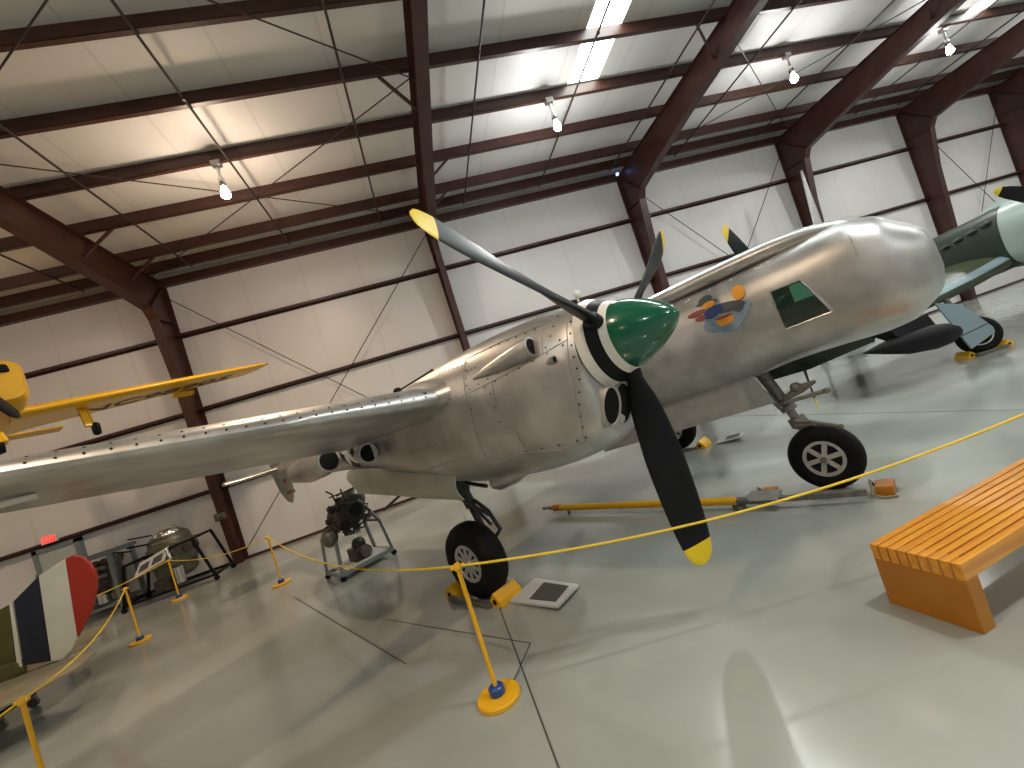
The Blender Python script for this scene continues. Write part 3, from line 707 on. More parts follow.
# ------------------------------------------------------------------ tow bar
a = Vector((1.29, 7.05, .10)); b = Vector((2.90, 4.45, .10)); dd = (b-a).normalized(); sd = Vector((dd.y, -dd.x, 0))
tb = thing('tow_bar', (a.x, a.y, 0), 'long yellow tow bar lying on the floor up to the nose wheel', 'tow bar')
O = Vector((a.x, a.y, 0))
MB().tube([a+dd*.28, b], .045, 14).build('tube', 'yellow', tb, off=O)
MB().tube([a+dd*.22, a+dd*.36], .052, 14).build('collar', 'woodend', tb, off=O)
MB().tube([a, a+dd*.10], .018, 8).ball(a+dd*.0, .035, 8).tube([a+dd*.10, a+dd*.25], .03, 8).build('hitch', 'gear', tb, off=O)
MB().bar(b, b+dd*.35, .09, .05).bar(b+dd*.32, b+dd*1.15+sd*-.10, .05, .05).build('fork', 'gear', tb, off=O)
MB().bar(b+dd*.15+Vector((0,0,.05)), b+dd*.45+Vector((0,0,.05)), .14, .06).build('clamp', 'chrome', tb, off=O)
MB().tube([a+dd*.5+sd*.0-Vector((0,0,.05)), a+dd*.5-Vector((0,0,.1))], .02, 6).box(tuple(b+Vector((-.05,-.05,-.1))), tuple(b+Vector((.05,.05,-.04)))).build('rest', 'gear', tb, off=O)

# ------------------------------------------------------------------ barrier posts and ropes
SG = 'yellow rope barrier posts'
def post(x, y, h, label, lean=(0,0)):
    t = thing('barrier_post', (x, y, 0), label, 'barrier post', SG, (lean[0], lean[1], 0))
    MB().lathe((0,0,0), (0,0,1), [(0,.145),(.004,.155),(.028,.155),(.036,.148),(.038,.0)], 40).build('base_disc', 'yellow', t)
    MB().lathe((0,0,.036), (0,0,1), [(0,.05),(.006,.056),(.05,.056),(.062,.044),(.063,.0)], 24).build('collar', 'blue', t)
    MB().tube([(0,0,.09),(0,0,h-.02)], .0165, 14).build('pole', 'yellow', t)
    MB().lathe((0,0,h-.045), (0,0,1), [(0,.022),(.01,.03),(.035,.03),(.05,.02)], 16).tube([(-.05,0,h-.02),(.05,0,h-.02)], .014, 8).build('rope_head', 'yellow', t)
    return t
P1 = (-.13, 3.215); h1 = .975
post(*P1, h1, 'yellow barrier post with blue collar in the middle foreground')
P2 = (-5.62, 8.72); post(*P2, .94, 'yellow barrier post right of the striped rudder, before the dark engine rack')
P3 = (-3.45, 9.05); post(*P3, .92, 'yellow barrier post to the left of the engine on the wheeled stand')
P4 = (-3.53, 4.16); post(*P4, .95, 'yellow barrier post cut off at the lower left corner')
P5 = (-6.35, 11.3); post(*P5, .90, 'yellow barrier post in front of the engine with the white placard')
P6 = (4.75, 2.05); post(*P6, .96, 'yellow barrier post beyond the right edge of the picture')
P7 = (-8.9, 9.6); post(*P7, .94, 'yellow barrier post hidden behind the striped rudder')
P8 = (-4.7, 2.9); post(*P8, .94, 'yellow barrier post beyond the lower left of the picture')
def rope(a, b, sag, label, r=.009):
    A = Vector(a); B = Vector(b); n = 24; pts = []
    for i in range(n+1):
        t = i/n; pts.append(A.lerp(B, t)-Vector((0, 0, sag*4*t*(1-t))))
    O = Vector((A.x, A.y, A.z))
    o = MB().tube(pts, r, 8).build('barrier_rope', 'ropeY', off=O); o.location = O
    return tag(o, label, 'rope', 'yellow barrier ropes')
H_ = lambda p, h: (p[0], p[1], h-.015)
rope(H_(P1, h1), H_(P6, .96), .23, 'yellow rope running right from the foreground post past the bench', .009)
rope(H_(P1, h1), H_(P3, .92), .24, 'yellow rope sagging from the foreground post past the wheeled engine stand')
rope(H_(P3, .92), H_(P5, .90), .14, 'yellow rope crossing in front of the first steel column')
rope(H_(P5, .90), H_(P7, .94), .16, 'yellow rope in front of the dark engine rack, ending behind the rudder')
rope(H_(P2, .94), H_(P4, .95), .16, 'pale yellow rope hanging below the striped rudder')
rope(H_(P4, .95), H_(P8, .94), .12, 'pale rope leaving the corner post at the lower left')

# ------------------------------------------------------------------ bench
bx, by = 2.355, 2.42
ux = Vector((1.0, .075, 0)).normalized(); uy = Vector((.06, -1, 0)).normalized()
uy = Vector((ux.y, -ux.x, 0))
be = thing('slatted_bench', (bx, by, 0), 'orange stained wooden slatted bench on solid end panels', 'bench')
be.rotation_euler = (0, 0, math.atan2(ux.y, ux.x))
BH, BW, BL, TH = .385, .47, 2.0, .095
ns = 9; sw = BW/(ns+(ns-1)*.28); gp = sw*.28
for i in range(ns):
    y0 = -(i*(sw+gp)); MB().box((0.0, y0-sw, BH-TH), (BL, y0, BH)).build('slat', 'wood', be, bevel=.003)
for xx in (.0, BL-.08):
    MB().box((xx+.001, -BW+.001, BH-TH-.0), (xx+.08, -.001, BH-.0012)).build('spacer', 'woodend', be, smooth=False)
for xx in (0, BL-.10):
    mb = MB(); mb.box((xx, -BW, .0), (xx+.10, 0, BH-TH-.001)); mb.build('end_panel', 'woodend', be, bevel=.004)

# ------------------------------------------------------------------ sign boards lying on the floor
def board(pts, z0, z1, label, hole=True):
    cx = sum(p[0] for p in pts)/4; cy = sum(p[1] for p in pts)/4
    t = thing('information_board', (cx, cy, 0), label, 'sign')
    n = Vector((0, 0, .022))
    P = [Vector((p[0]-cx, p[1]-cy, z)) for p, z in zip(pts, (z0, z0, z1, z1))]
    MB().prism(P, n).build('panel', 'sign', t, smooth=False)
    def q(u, v): return P[0].lerp(P[1], u).lerp(P[3].lerp(P[2], u), v)+Vector((0, 0, .0225))
    MB().prism([q(.12, .30), q(.86, .36), q(.84, .90), q(.14, .86)], (0, 0, .002)).build('printed_area', 'signprint', t, smooth=False)
    return t
board([(.545, 4.83), (.20, 4.55), (.565, 3.99), (.86, 4.23)], .004, .03, 'grey information board lying on the floor beside the near main wheel')
board([(4.98, 7.52), (4.68, 7.25), (4.95, 6.88), (5.2, 7.08)], .004, .06, 'narrow grey board on the floor beyond the propeller blade')

# ------------------------------------------------------------------ yellow aircraft hung from the roof
YO = Vector((-6.80, 8.62, FZ+1.3)); YA = math.atan2(.665, .746)
ya = thing('yellow_light_aircraft', YO, 'small bright yellow low-wing aeroplane hung high at the left', 'aeroplane', rot=(0, 0, YA))
def Y(mb, n, m, par=None, **k): return mb.build(n, m, par or ya, **k)
rs = []       # local frame: x out along the wing, -y towards the nose, z up from the hanging height
FT = [(-1.04, .42, .28, 1.36), (-1.0, .49, .34, 1.36), (-.8, .52, .37, 1.36), (0, .50, .40, 1.32), (1.0, .44, .40, 1.28), (2.2, .28, .32, 1.22), (3.6, .06, .12, 1.12)]
for y in frange(-1.02, 3.6, 26):
    w_, h_, zc = interp(FT, y)
    rs.append([(w_*sup(2*PI*i/36, 5)[0], y, zc+h_*sup(2*PI*i/36, 5)[1]) for i in range(36)])
fus = Y(MB().rings(rs), 'fuselage', 'aeroyellow', angle=55)
def ywing(sg):
    rs = []
    for i in range(15):
        t = i/14; x = lerp(.30, 4.66, t); y0 = lerp(-.30, .05, t)
        if i == 0: y0 = -.42
        ch = lerp(1.62, .80, t)*(1.14 if i == 0 else 1); z = lerp(.98, 1.36, t)
        if i == 14: ch *= .7
        rs.append([(sg*x, y0+a*ch, z+b*ch-a*ch*.02) for a, b in AF])
    return MB().rings(rs)
w1 = ywing(1); yw = Y(w1, 'wing', 'aeroyellow', angle=50); Y(ywing(-1), 'wing', 'aeroyellow', angle=50)
Y(MB().tube([(4.62, .15, 1.37), (4.72, .15, 1.37)], .02, 8), 'wing_tip_lamp', 'dark', yw)
Y(MB().box((2.9, .95, 1.08), (3.3, 1.15, 1.17)), 'aileron_weight', 'aeroyellow', yw, bevel=.01)
bvy = BVHTree.FromPolygons(w1.v, w1.f)
cu = bpy.data.curves.new('reg', 'FONT'); cu.body = 'NC98905'; cu.size = 1.0; cu.offset = .022; cu.extrude = .0; cu.align_x = 'LEFT'; cu.space_character = 1.05
to = text_obj('registration_lettering', cu, 'navy', yw, Matrix.Identity(4))
bm = bmesh.new(); bm.from_mesh(to.data)
bmesh.ops.subdivide_edges(bm, edges=[e for e in bm.edges if e.calc_length() > .08], cuts=2)
for v in bm.verts:
    wx = 1.25+v.co.x*.66; wy = lerp(1.08, .78, min(1, max(0, (wx-1.2)/3)))-v.co.y*.8
    h = bvy.ray_cast(Vector((wx, wy, 0)), Vector((0, 0, 1)))
    v.co = Vector((wx, wy, (h[0].z if h[0] is not None else 1.1)-.006))
bm.to_mesh(to.data); bm.free()
Y(MB().hexa([(.06, -1.06, 1.48), (.36, -1.06, 1.48), (.36, -.96, 1.48), (.06, -.96, 1.48), (-.02, -1.06, 1.62), (.34, -1.06, 1.61), (.34, -.96, 1.61), (-.02, -.96, 1.62)]), 'air_inlet', 'dark', fus, bevel=.03)
Y(MB().lathe((-.05, -1.0, 1.32), (0, -1, 0), [(0, .16), (.10, .15), (.22, .08), (.26, .0)], 24), 'spinner', 'dark', fus)
pb = MB(); c = Vector((-.05, -1.14, 1.32))
for s_ in (-1, 1):
    d = Vector((.50, 0, -.86))*s_; rs = []
    for r, ch, th in ((.05, .10, .05), (.25, .16, .035), (.45, .17, .025), (.62, .14, .015), (.70, .05, .008)):
        a_ = Vector((.83, .35, .45)).normalized(); b_ = d.cross(a_).normalized()
        rs.append([c+d*r+a_*math.cos(2*PI*i/14)*ch/2+b_*math.sin(2*PI*i/14)*th for i in range(14)])
    pb.rings(rs)
Y(pb, 'propeller', 'satinblack', angle=60)
for gx in (1.22, -1.22):
    g = Y(MB().bar((gx, .25, 1.0), (gx+.02, .15, .62), .10, .06).bar((gx+.09, .3, 1.0), (gx+.10, .2, .68), .03, .03), 'gear_leg', 'aeroyellow')
    Y(MB().lathe((gx+.12, .2, .56), (1, 0, 0), [(-.05, .06), (-.05, .11), (0, .13), (.05, .11), (.05, .06)], 24), 'gear_wheel', 'rubber', g)
g = Y(MB().tube([(.02, -.75, .95), (.04, -.85, .50)], .035, 10), 'nose_leg', 'chrome')
Y(MB().lathe((.04, -.85, .40), (1, 0, 0), [(-.06, .06), (-.06, .12), (0, .14), (.06, .12), (.06, .06)], 24), 'gear_wheel', 'rubber', g)
Y(MB().hexa([(-.08,-1.0,.42),(.16,-1.0,.42),(.16,-.62,.42),(-.08,-.62,.42),(-.04,-.94,.60),(.12,-.94,.60),(.12,-.68,.60),(-.04,-.68,.60)]), 'wheel_fairing', 'aeroyellow', g, bevel=.03)
Y(MB().rings([[(x, 2.9+a*.6, 1.2+b*.5) for a, b in AF] for x in (-1.3, 0, 1.3)]), 'tailplane', 'aeroyellow', angle=50)
Y(MB().rings([[(b*.4, 2.9+a*.7, z) for a, b in AF] for z in (1.15, 1.9)]), 'tail_fin', 'aeroyellow', angle=50)
ymt = Matrix.Translation(YO) @ Matrix.Rotation(YA, 4, 'Z')
for p in ((-.3, .2, 1.60), (.3, .2, 1.60), (0, 2.6, 1.3)):
    wp = ymt @ Vector(p); Y(MB().tube([p, (p[0], p[1], pz(wp.y)-YO.z+.01)], .005, 6), 'suspension_cable', 'gear')

# ------------------------------------------------------------------ tail of the fabric-covered aircraft at the lower left
ty = 7.0; tk = 7.0/5.5
ft = thing('fabric_covered_aircraft', (-7.0, ty, 0), 'khaki and olive fabric aircraft whose tail has a blue, white and red rudder', 'aeroplane')
def T(mb, n, m, par=None, **k): return mb.build(n, m, par or ft, off=Vector((-7.0, ty, 0)), **k)
def slab(poly, th, y=ty): return MB().prism([(a*tk, y-th/2, b*tk+FZ) for a, b in poly], (0, th, 0))
rud = T(slab([(-4.49,-.40),(-4.23,-.24),(-4.33,-1.10),(-4.56,-1.05)], .045), 'rudder_blue_stripe', 'navy', bevel=.008)
T(slab([(-4.23,-.24),(-3.97,-.16),(-4.06,-.97),(-4.14,-1.07),(-4.24,-1.13),(-4.33,-1.10)], .045), 'rudder_white_stripe', 'cream', rud, bevel=.008)
T(slab([(-3.97,-.16),(-3.90,-.15),(-3.82,-.20),(-3.77,-.30),(-3.75,-.42),(-3.78,-.56),(-3.88,-.76),(-4.06,-.97)], .045), 'rudder_red_stripe', 'red', rud, bevel=.008)
T(slab([(-4.53,-.42),(-4.50,-.40),(-4.57,-1.05),(-4.61,-1.04)], .05), 'rudder_post', 'cream', rud)
T(slab([(-5.3,-.62),(-4.9,-.50),(-4.54,-.42),(-4.62,-1.05),(-5.3,-1.10)], .05), 'tail_fin', 'olive', bevel=.01)
rs = []
for x, hw, zt, zb in ((-4.56, .02, -.98, -1.12), (-5.0, .10, -.93, -1.20), (-5.6, .20, -.80, -1.26), (-6.6, .32, -.62, -1.30), (-7.8, .38, -.45, -1.30), (-9.6, .42, -.3, -1.3)):
    rs.append([(x*tk, ty+hw*sup(2*PI*i/16, 4)[0], FZ+tk*((zt+zb)/2+(zt-zb)/2*sup(2*PI*i/16, 4)[1])) for i in range(16)])
T(MB().rings(rs), 'fuselage', 'olive', angle=50)
def stab(sg):
    pts = [(-7.1, .05), (-7.2, .7), (-6.7, 1.15), (-5.9, 1.30), (-5.0, 1.15), (-4.72, .72), (-4.85, .25), (-5.3, .05)] if sg > 0 else [(-7.1, .05), (-7.2, .7), (-6.9, 1.25), (-6.4, 1.45), (-5.85, 1.40), (-5.5, .9), (-5.4, .3), (-5.5, .05)]
    return MB().prism([(a, ty-sg*b, FZ-1.46) for a, b in pts], (0, 0, .03))
T(stab(1), 'tailplane', 'khaki', bevel=.008); T(stab(-1), 'tailplane', 'khaki', bevel=.008)
T(MB().bar((-6.3, ty, FZ-1.50), (-6.55, ty, .315), .05, .04), 'tail_skid', 'woodend')
T(MB().tube([(-6.0, ty-.02, FZ-1.3), (-6.1, ty-.05, FZ-1.05), (-6.2, ty-.05, FZ-1.15)], .022, 6), 'control_horn', 'geardark')
T(MB().bar((-11.5, ty-.6, FZ-1.2), (-11.5, ty-.6, .35), .05, .05).lathe((-11.5, ty-.65, .36), (0,1,0), [(-.04,.3),(-.05,.34),(0,.36),(.05,.34),(.04,.3)], 28), 'main_wheel', 'rubber')
T(MB().bar((-11.5, ty+.6, FZ-1.2), (-11.5, ty+.6, .35), .05, .05).lathe((-11.5, ty+.65, .36), (0,1,0), [(-.04,.3),(-.05,.34),(0,.36),(.05,.34),(.04,.3)], 28), 'main_wheel', 'rubber')
dl = thing('tail_dolly', (-6.55, ty+.1, 0), 'dark wheeled dolly under the tail of the fabric aircraft', 'dolly')
MB().box((-.6, -.25, .16), (.5, -.2, .22)).box((-.6, .2, .16), (.5, .25, .22)).box((-.6, -.25, .16), (-.55, .25, .22)).box((.45, -.25, .16), (.5, .25, .22)).box((-.08, -.25, .2), (.12, .25, .29)).build('frame', 'satinblack', dl, bevel=.004)
for x in (-.55, .45):
    for y in (-.23, .23):
        MB().lathe((x, y, .065), (0, 1, 0), [(-.02, .05), (-.02, .064), (.02, .064), (.02, .05)], 18).box((x-.03, y-.03, .06), (x+.03, y+.03, .17)).build('caster', 'gear', dl)

# ------------------------------------------------------------------ engine on the wheeled stand
es_a = Vector((-2.33, 8.12, 0)); 
eng = thing('engine_on_stand', (-1.84, 8.15, 0), 'dark aero engine on a wheeled steel stand behind the near main wheel', 'engine', rot=(0, 0, math.radians(34)))
def E_(mb, n, m, par=None, **k): return mb.build(n, m, par or eng, **k)
fr = MB(); w, d, h = .46, .33, .66
for sx in (-1, 1):
    fr.bar((sx*w, -d, .10), (sx*w, d, .10), .05, .05)
    for sy in (-1, 1): fr.bar((sx*w, sy*d, .08), (sx*w*.86, sy*d*.9, h), .045, .045)
    fr.bar((sx*w*.86, -d*.9, h), (sx*w*.86, d*.9, h), .04, .04)
for sy in (-1, 1): fr.bar((-w, sy*d, .10), (w, sy*d, .10), .05, .05)
fr.bar((w*.86, -d*.9, h), (w*.55, -d*.2, h+.42), .04, .04); fr.bar((w*.86, d*.9, h), (w*.55, -d*.2, h+.42), .04, .04); fr.bar((w*.55, -d*.2, h+.42), (w*.15, -d*.5, h+.05), .04, .04)
E_(fr, 'stand_frame', 'framegrey', smooth=False)
for sx in (-1, 1):
    for sy in (-1, 1): E_(MB().lathe((sx*w, sy*d, .045), (0, 1, 0), [(-.018, .03), (-.018, .045), (.018, .045), (.018, .03)], 16).box((sx*w-.02, sy*d-.024, .04), (sx*w+.02, sy*d+.024, .09)), 'caster', 'rubber')
E_(MB().box((-.36, -.30, .125), (.40, .32, .15)), 'tray', 'sheetlight', bevel=.004)
eb = MB(); zc = .93
eb.lathe((-.05, -.34, zc), (0, 1, 0), [(0, .14), (.02, .19), (.16, .23), (.42, .23), (.60, .18), (.68, .12)], 28)
for k in range(9):
    a = 2*PI*k/9+.3; dv = Vector((math.cos(a), 0, math.sin(a))); c = Vector((-.05, -.10, zc))
    eb.tube([c+dv*.20, c+dv*.28], [.065, .072], 12); eb.tube([c+dv*.28, c+dv*.33], [.05, .045], 10)
block = E_(eb, 'crankcase', 'engine', angle=40)
E_(MB().lathe((0.02, -.36, zc+.06), (0, -1, 0), [(-.02, .15), (.04, .155), (.05, .13)], 28), 'intake_ring', 'engine', block)
E_(MB().lathe((0.02, -.405, zc+.06), (0, -1, 0), [(0, .12), (.008, .12)], 28), 'intake_bore', 'dark', block)
E_(MB().lathe((-.20, -.37, zc-.10), (0, -1, 0), [(0, .075), (.05, .08), (.055, .05)], 20), 'small_bore', 'dark', block)
E_(MB().ball((-.43, -.2, zc-.22), .13, 16, (1, 1.1, 1.2)), 'sump', 'enginemid', block)
E_(MB().lathe((.22, .05, zc+.14), (.3, 1, .2), [(0, .14), (.05, .20), (.12, .22), (.2, .18)], 24), 'blower_casing', 'enginemid', block)
pp = MB()
random.seed(3)
for k in range(16):
    a = random.uniform(0, 2*PI); b = a+random.uniform(.5, 1.5); r1 = random.uniform(.16, .28); r2 = random.uniform(.16, .28)
    pp.tube([(-.05+r1*math.cos(a), -.32, zc+r1*math.sin(a)), (-.05+.32*math.cos((a+b)/2), -.38, zc+.30*math.sin((a+b)/2)), (-.05+r2*math.cos(b), -.25, zc+r2*math.sin(b))], .014, 6)
pp.tube([(-.12, -.1, zc+.2), (-.17, -.12, zc+.42), (-.25, -.12, zc+.50)], .014, 6); pp.tube([(.02, -.1, zc+.2), (.0, -.1, zc+.45)], .014, 6); pp.tube([(-.22, -.1, zc+.38), (.02, -.1, zc+.38)], .012, 6); pp.tube([(-.1, -.1, zc+.36), (.28, -.1, zc+.40)], .012, 6)
pp.tube([(-.3, -.3, zc), (-.52, -.35, zc-.03)], .018, 6)
E_(pp, 'pipework', 'engine', block)
ob = MB().box((-.14, -.22, .15), (.12, .08, .36)).ball((.02, -.1, .40), .12, 12); E_(ob, 'accessory_case', 'engine', bevel=.01); E_(MB().lathe((.05, -.24, .27), (0, -1, 0), [(0, .09), (.02, .10), (.03, .05)], 20), 'pump', 'enginemid')

# ------------------------------------------------------------------ engine in the black display frame by the wall
e2 = thing('display_engine', (-6.90, 12.4, 0), 'olive radial engine in a black tube frame with a white placard, beside the first column', 'engine')
def E2(mb, n, m, par=None, **k): return mb.build(n, m, par or e2, **k)
fr = MB()
for y in (-.45, .45):
    fr.bar((-.94, y, .14), (1.05, y, .14), .05, .05); fr.bar((-.92, y, .14), (-.72, y, 1.02), .05, .05); fr.bar((-.72, y, 1.02), (.78, y, 1.12), .05, .05); fr.bar((.78, y, 1.12), (1.03, y, .16), .05, .05)
for x, z in ((-.94, .14), (1.05, .14), (-.72, 1.02), (.78, 1.12)): fr.bar((x, -.45, z), (x, .45, z), .05, .05)
fr.bar((-.55, -.45, 1.40), (-.10, -.30, 1.30), .04, .04); fr.bar((.0, -.45, 1.50), (-.45, -.50, 1.58), .03, .03); fr.bar((-.80, -.5, 1.40), (-.45, -.5, 1.30), .03, .03)
E2(fr, 'tube_frame', 'satinblack', smooth=False)
for x in (-.94, 1.05):
    for y in (-.45, .45): E2(MB().lathe((x, y, .06), (0, 1, 0), [(-.02, .045), (-.02, .06), (.02, .06), (.02, .045)], 14).box((x-.02, y-.025, .05), (x+.02, y+.025, .13)), 'caster', 'rubber')
eb = MB(); eb.lathe((.08, 0, .34), (0, 0, 1), [(0, .30), (.10, .42), (.32, .44), (.34, .49), (.80, .49), (.83, .45), (1.0, .41), (1.10, .30), (1.16, .12)], 32)
cy_ = E2(eb, 'crankcase', 'engreen', angle=40)
rb = MB()
for k in range(12):
    a = 2*PI*k/12; dv = Vector((math.cos(a), math.sin(a), 0)); rb.tube([Vector((.08, 0, .95))+dv*.40, Vector((.08, 0, .95))+dv*.53], [.10, .09], 12)
E2(rb, 'cylinders', 'engine', cy_)
E2(MB().ball((.10, -.05, 1.38), .26, 18, (1.2, 1.2, .8)), 'clear_dome', 'chrome', cy_)
E2(MB().lathe((.08, 0, 1.20), (0, 0, 1), [(0, .42), (.05, .44), (.10, .42)], 32), 'collar', 'enginemid', cy_)
E2(MB().tube([(.36, -.50, .25), (.36, -.50, .62)], .10, 16), 'oil_tank', 'chrome'); E2(MB().box((-.22, -.5, .18), (.12, -.2, .45)), 'pump', 'engine', bevel=.01); E2(MB().tube([(.28, -.58, 1.1), (.33, -.60, .84)], .035, 10), 'chrome_pipe', 'chrome')
pl = E2(MB().hexa([(-.42,-.70,.72),(.22,-.66,.86),(.22,-.62,.86),(-.42,-.66,.72),(-.30,-.60,.98),(.32,-.56,1.14),(.32,-.52,1.14),(-.30,-.56,.98)]), 'placard', 'sheetlight', smooth=False)
def pq(u, v):
    A = Vector((-.42,-.703,.72)); B = Vector((.22,-.663,.86)); C_ = Vector((.32,-.563,1.14)); D_ = Vector((-.30,-.603,.98)); return A.lerp(B, u).lerp(D_.lerp(C_, u), v)
E2(MB().prism([pq(.10,.2), pq(.42,.2), pq(.42,.75), pq(.10,.75)], (0,-.003,0)).prism([pq(.54,.2), pq(.88,.2), pq(.88,.75), pq(.54,.75)], (0,-.003,0)), 'printed_area', 'signprint', pl, smooth=False)

rk = thing('engine_rack', (-8.70, 12.75, 0), 'blue-grey steel rack holding a dark engine, left of the display frame', 'rack')
def K(mb, n, m, par=None, **k): return mb.build(n, m, par or rk, **k)
fr = MB()
for x in (-.75, .62):
    for y in (-.4, .4): fr.bar((x, y, .05), (x, y, 1.42), .08, .08)
for y in (-.4, .4): fr.bar((-.85, y, 1.42), (.72, y, 1.42), .09, .09); fr.bar((-.75, y, .22), (.66, y, .22), .06, .06)
for x in (-.75, .66): fr.bar((x, -.4, 1.42), (x, .4, 1.42), .08, .08); fr.bar((x, -.4, .22), (x, .4, .22), .06, .06)
K(fr, 'rack_frame', 'framegrey', smooth=False)
en = MB(); en.lathe((-.66, 0, .85), (1, 0, 0), [(0, .2), (.05, .36), (.5, .42), (.95, .40), (1.15, .2)], 24)
for k in range(6):
    for s_ in (-1, 1): en.tube([(-.5+k*.18, s_*.1, 1.0), (-.5+k*.18, s_*.3, 1.25)], .08, 10)
bk = K(en, 'engine_block', 'engine', angle=40)
K(MB().tube([(-.6, -.42, 1.18), (.5, -.42, 1.12)], .05, 10).tube([(-.6, -.40, .95), (.5, -.42, .93)], .04, 10), 'exhaust_pipe', 'enginemid', bk)
K(MB().lathe((-.3, -.1, .3), (0, 0, 1), [(0, .16), (.25, .16)], 20).lathe((.1, -.1, .3), (0, 0, 1), [(0, .14), (.25, .14)], 20), 'canister', 'chrome')
K(MB().lathe((.46, -.1, .3), (0, 0, 1), [(0, .14), (.5, .17), (.95, .16), (1.05, .06)], 24), 'tank', 'enginemid')

# ------------------------------------------------------------------ green fighter at the right
gf = thing('green_fighter_aircraft', (11.9, 7.0, 0), 'dark green single-engined fighter with a pale nose band behind the aluminium aircraft', 'aeroplane')
gf.rotation_euler = (0, 0, -PI/2)          # local x forward (towards the camera side), local -y is the wing reaching behind the big nose
def G(mb, n, m, par=None, **k): return mb.build(n, m, par or gf, **k)
FT = [(-5.5, 1.85, 1.65, .04, 2), (-4.2, 2.0, 1.35, .20, 2.1), (-2.6, 2.18, 1.16, .34, 2.3), (-1.04, 2.38, 1.16, .42, 2.4), (0, 2.51, 1.24, .45, 2.4), (.42, 2.57, 1.32, .45, 2.4), (1.0, 2.60, 1.46, .42, 2.2), (1.2, 2.56, 1.55, .38, 2)]
gfm = G(MB().rings(body(FT, 0, frange(-5.5, .54, 30), 32)), 'fuselage', 'grn', angle=55)
G(MB().rings(body([(r[0], r[1]+.006, r[2]-.006, r[3]+.006, r[4]) for r in FT], 0, frange(.52, 1.2, 8), 32)), 'nose_band', 'paleg', angle=55)
G(MB().lathe((1.2, 0, 2.06), (1, 0, .12), [(0, .36), (.15, .33), (.38, .20), (.52, .02)], 32), 'spinner', 'paleg')
G(MB().rings([[(xx, -.14, z0), (xx, -.09, z1), (xx, .09, z1), (xx, -.14+.28, z0)] for xx, z0, z1 in ((.0, 2.46, 2.50), (.4, 2.52, 2.66), (.9, 2.56, 2.74), (1.1, 2.55, 2.70))]), 'top_cowl_fairing', 'paleg', gfm)
for k in range(6):
    x = -.86+k*.245; zz = 2.0+k*.058
    for s_ in (-1, 1):
        G(MB().tube([(x+.06, s_*.36, zz+.02), (x, s_*.445, zz+.015), (x-.09, s_*.475, zz-.02)], [.03, .042, .035], 10), 'exhaust_stub', 'geardark', gfm)
pc = Vector((1.12+.22, 0, 2.20))
for k in range(4):
    a = math.radians(-72)+k*PI/2; er = Vector((0, math.sin(a), math.cos(a))); tv = Vector((.5, math.cos(a)*.86, -math.sin(a)*.86)); b_ = er.cross(tv).normalized()
    def brings(tab): return [[pc+er*r+tv*math.cos(2*PI*i/12)*ch/2+b_*math.sin(2*PI*i/12)*th for i in range(12)] for r, ch, th in tab]
    ob_ = G(MB().rings(brings(((.2, .10, .05), (.5, .22, .04), (1.0, .28, .025), (1.5, .20, .015), (1.66, .15, .013)))), 'propeller_blade', 'satinblack', angle=50)
    G(MB().rings(brings(((1.66, .15, .013), (1.74, .10, .01), (1.79, .03, .005)))), 'blade_tip', 'yellowtip', ob_, angle=50)
WT = [(.40, 1.47, 2.3, 1.15), (1.2, 1.36, 2.2, 1.2), (3.0, 1.20, 2.0, 1.1), (4.0, 1.14, 1.75, 1.0), (4.6, 1.10, 1.4, .95), (4.9, 1.09, 1.1, .9), (5.0, 1.085, .55, .9)]
for s_ in (-1, 1):
    rs = []
    for y in frange(.40, 5.0, 18):
        z, ch, tf = interp(WT, y); xle = .52-(2.0-ch)*.18 if y > 4.6 else .52
        rs.append([(xle-a*ch, s_*y, z-.02+b*ch*tf*(1.0 if b > 0 else 1.35)) for a, b in AF])
    w_ = G(MB().rings(rs), 'wing', 'grnlow', angle=50)
    rr = [[(p[0]+.006, p[1], p[2]+.006) for p, (a, b) in zip(r, AF) if a < .10 and b > .004] for r in rs[:-3]]
    G(MB().rings(rr, False, False, closed=False), 'leading_edge', 'bluegrey', w_, angle=50)
    gx, gyy = .50, s_*1.80
    leg = G(MB().tube([(gx-.05, s_*2.2, 1.2), (gx, s_*2.0, .7), (gx, gyy+s_*.12, .36)], .05, 12), 'gear_leg', 'gear')
    q = [(.70, s_*2.79, 1.20), (.70, s_*2.22, 1.02), (.70, s_*1.62, .35), (.70, s_*2.35, .20)]
    G(MB().prism(q, (-.025, 0, 0)), 'gear_door', 'bluegrey', leg)
    P = Vector((gx, gyy, .345)); ang_ = .62
    ax_ = Vector((math.sin(ang_), -s_*-1*math.cos(ang_)*-1, 0)) if False else Vector((.80, s_*.60, 0))
    tyre = G(MB().lathe(P, ax_, [(-.09, .18), (-.11, .27), (-.08, .32), (0, .345), (.08, .32), (.11, .27), (.09, .18)], 40), 'tyre', 'rubber')
    hb = MB(); e1 = Vector((0, 0, 1)); e2_ = ax_.cross(e1).normalized(); c_ = P+ax_.normalized()*.085
    hb.lathe(c_, ax_, [(-.03, .15), (0, .15), (.01, .185), (-.01, .195)], 32, cap=False); hb.lathe(c_, ax_, [(-.04, .06), (.01, .05), (.02, .02)], 20)
    for k in range(9):
        a = 2*PI*k/9; dv = e1*math.cos(a)+e2_*math.sin(a); hb.bar(c_+dv*.05-ax_*.01, c_+dv*.165-ax_*.01, .04, .02, up=tuple(ax_))
    G(hb, 'hub', 'white', tyre, angle=30)
    G(MB().lathe(P, ax_, [(-.06, .17), (.05, .17)], 24), 'brake_disc', 'dark', tyre)
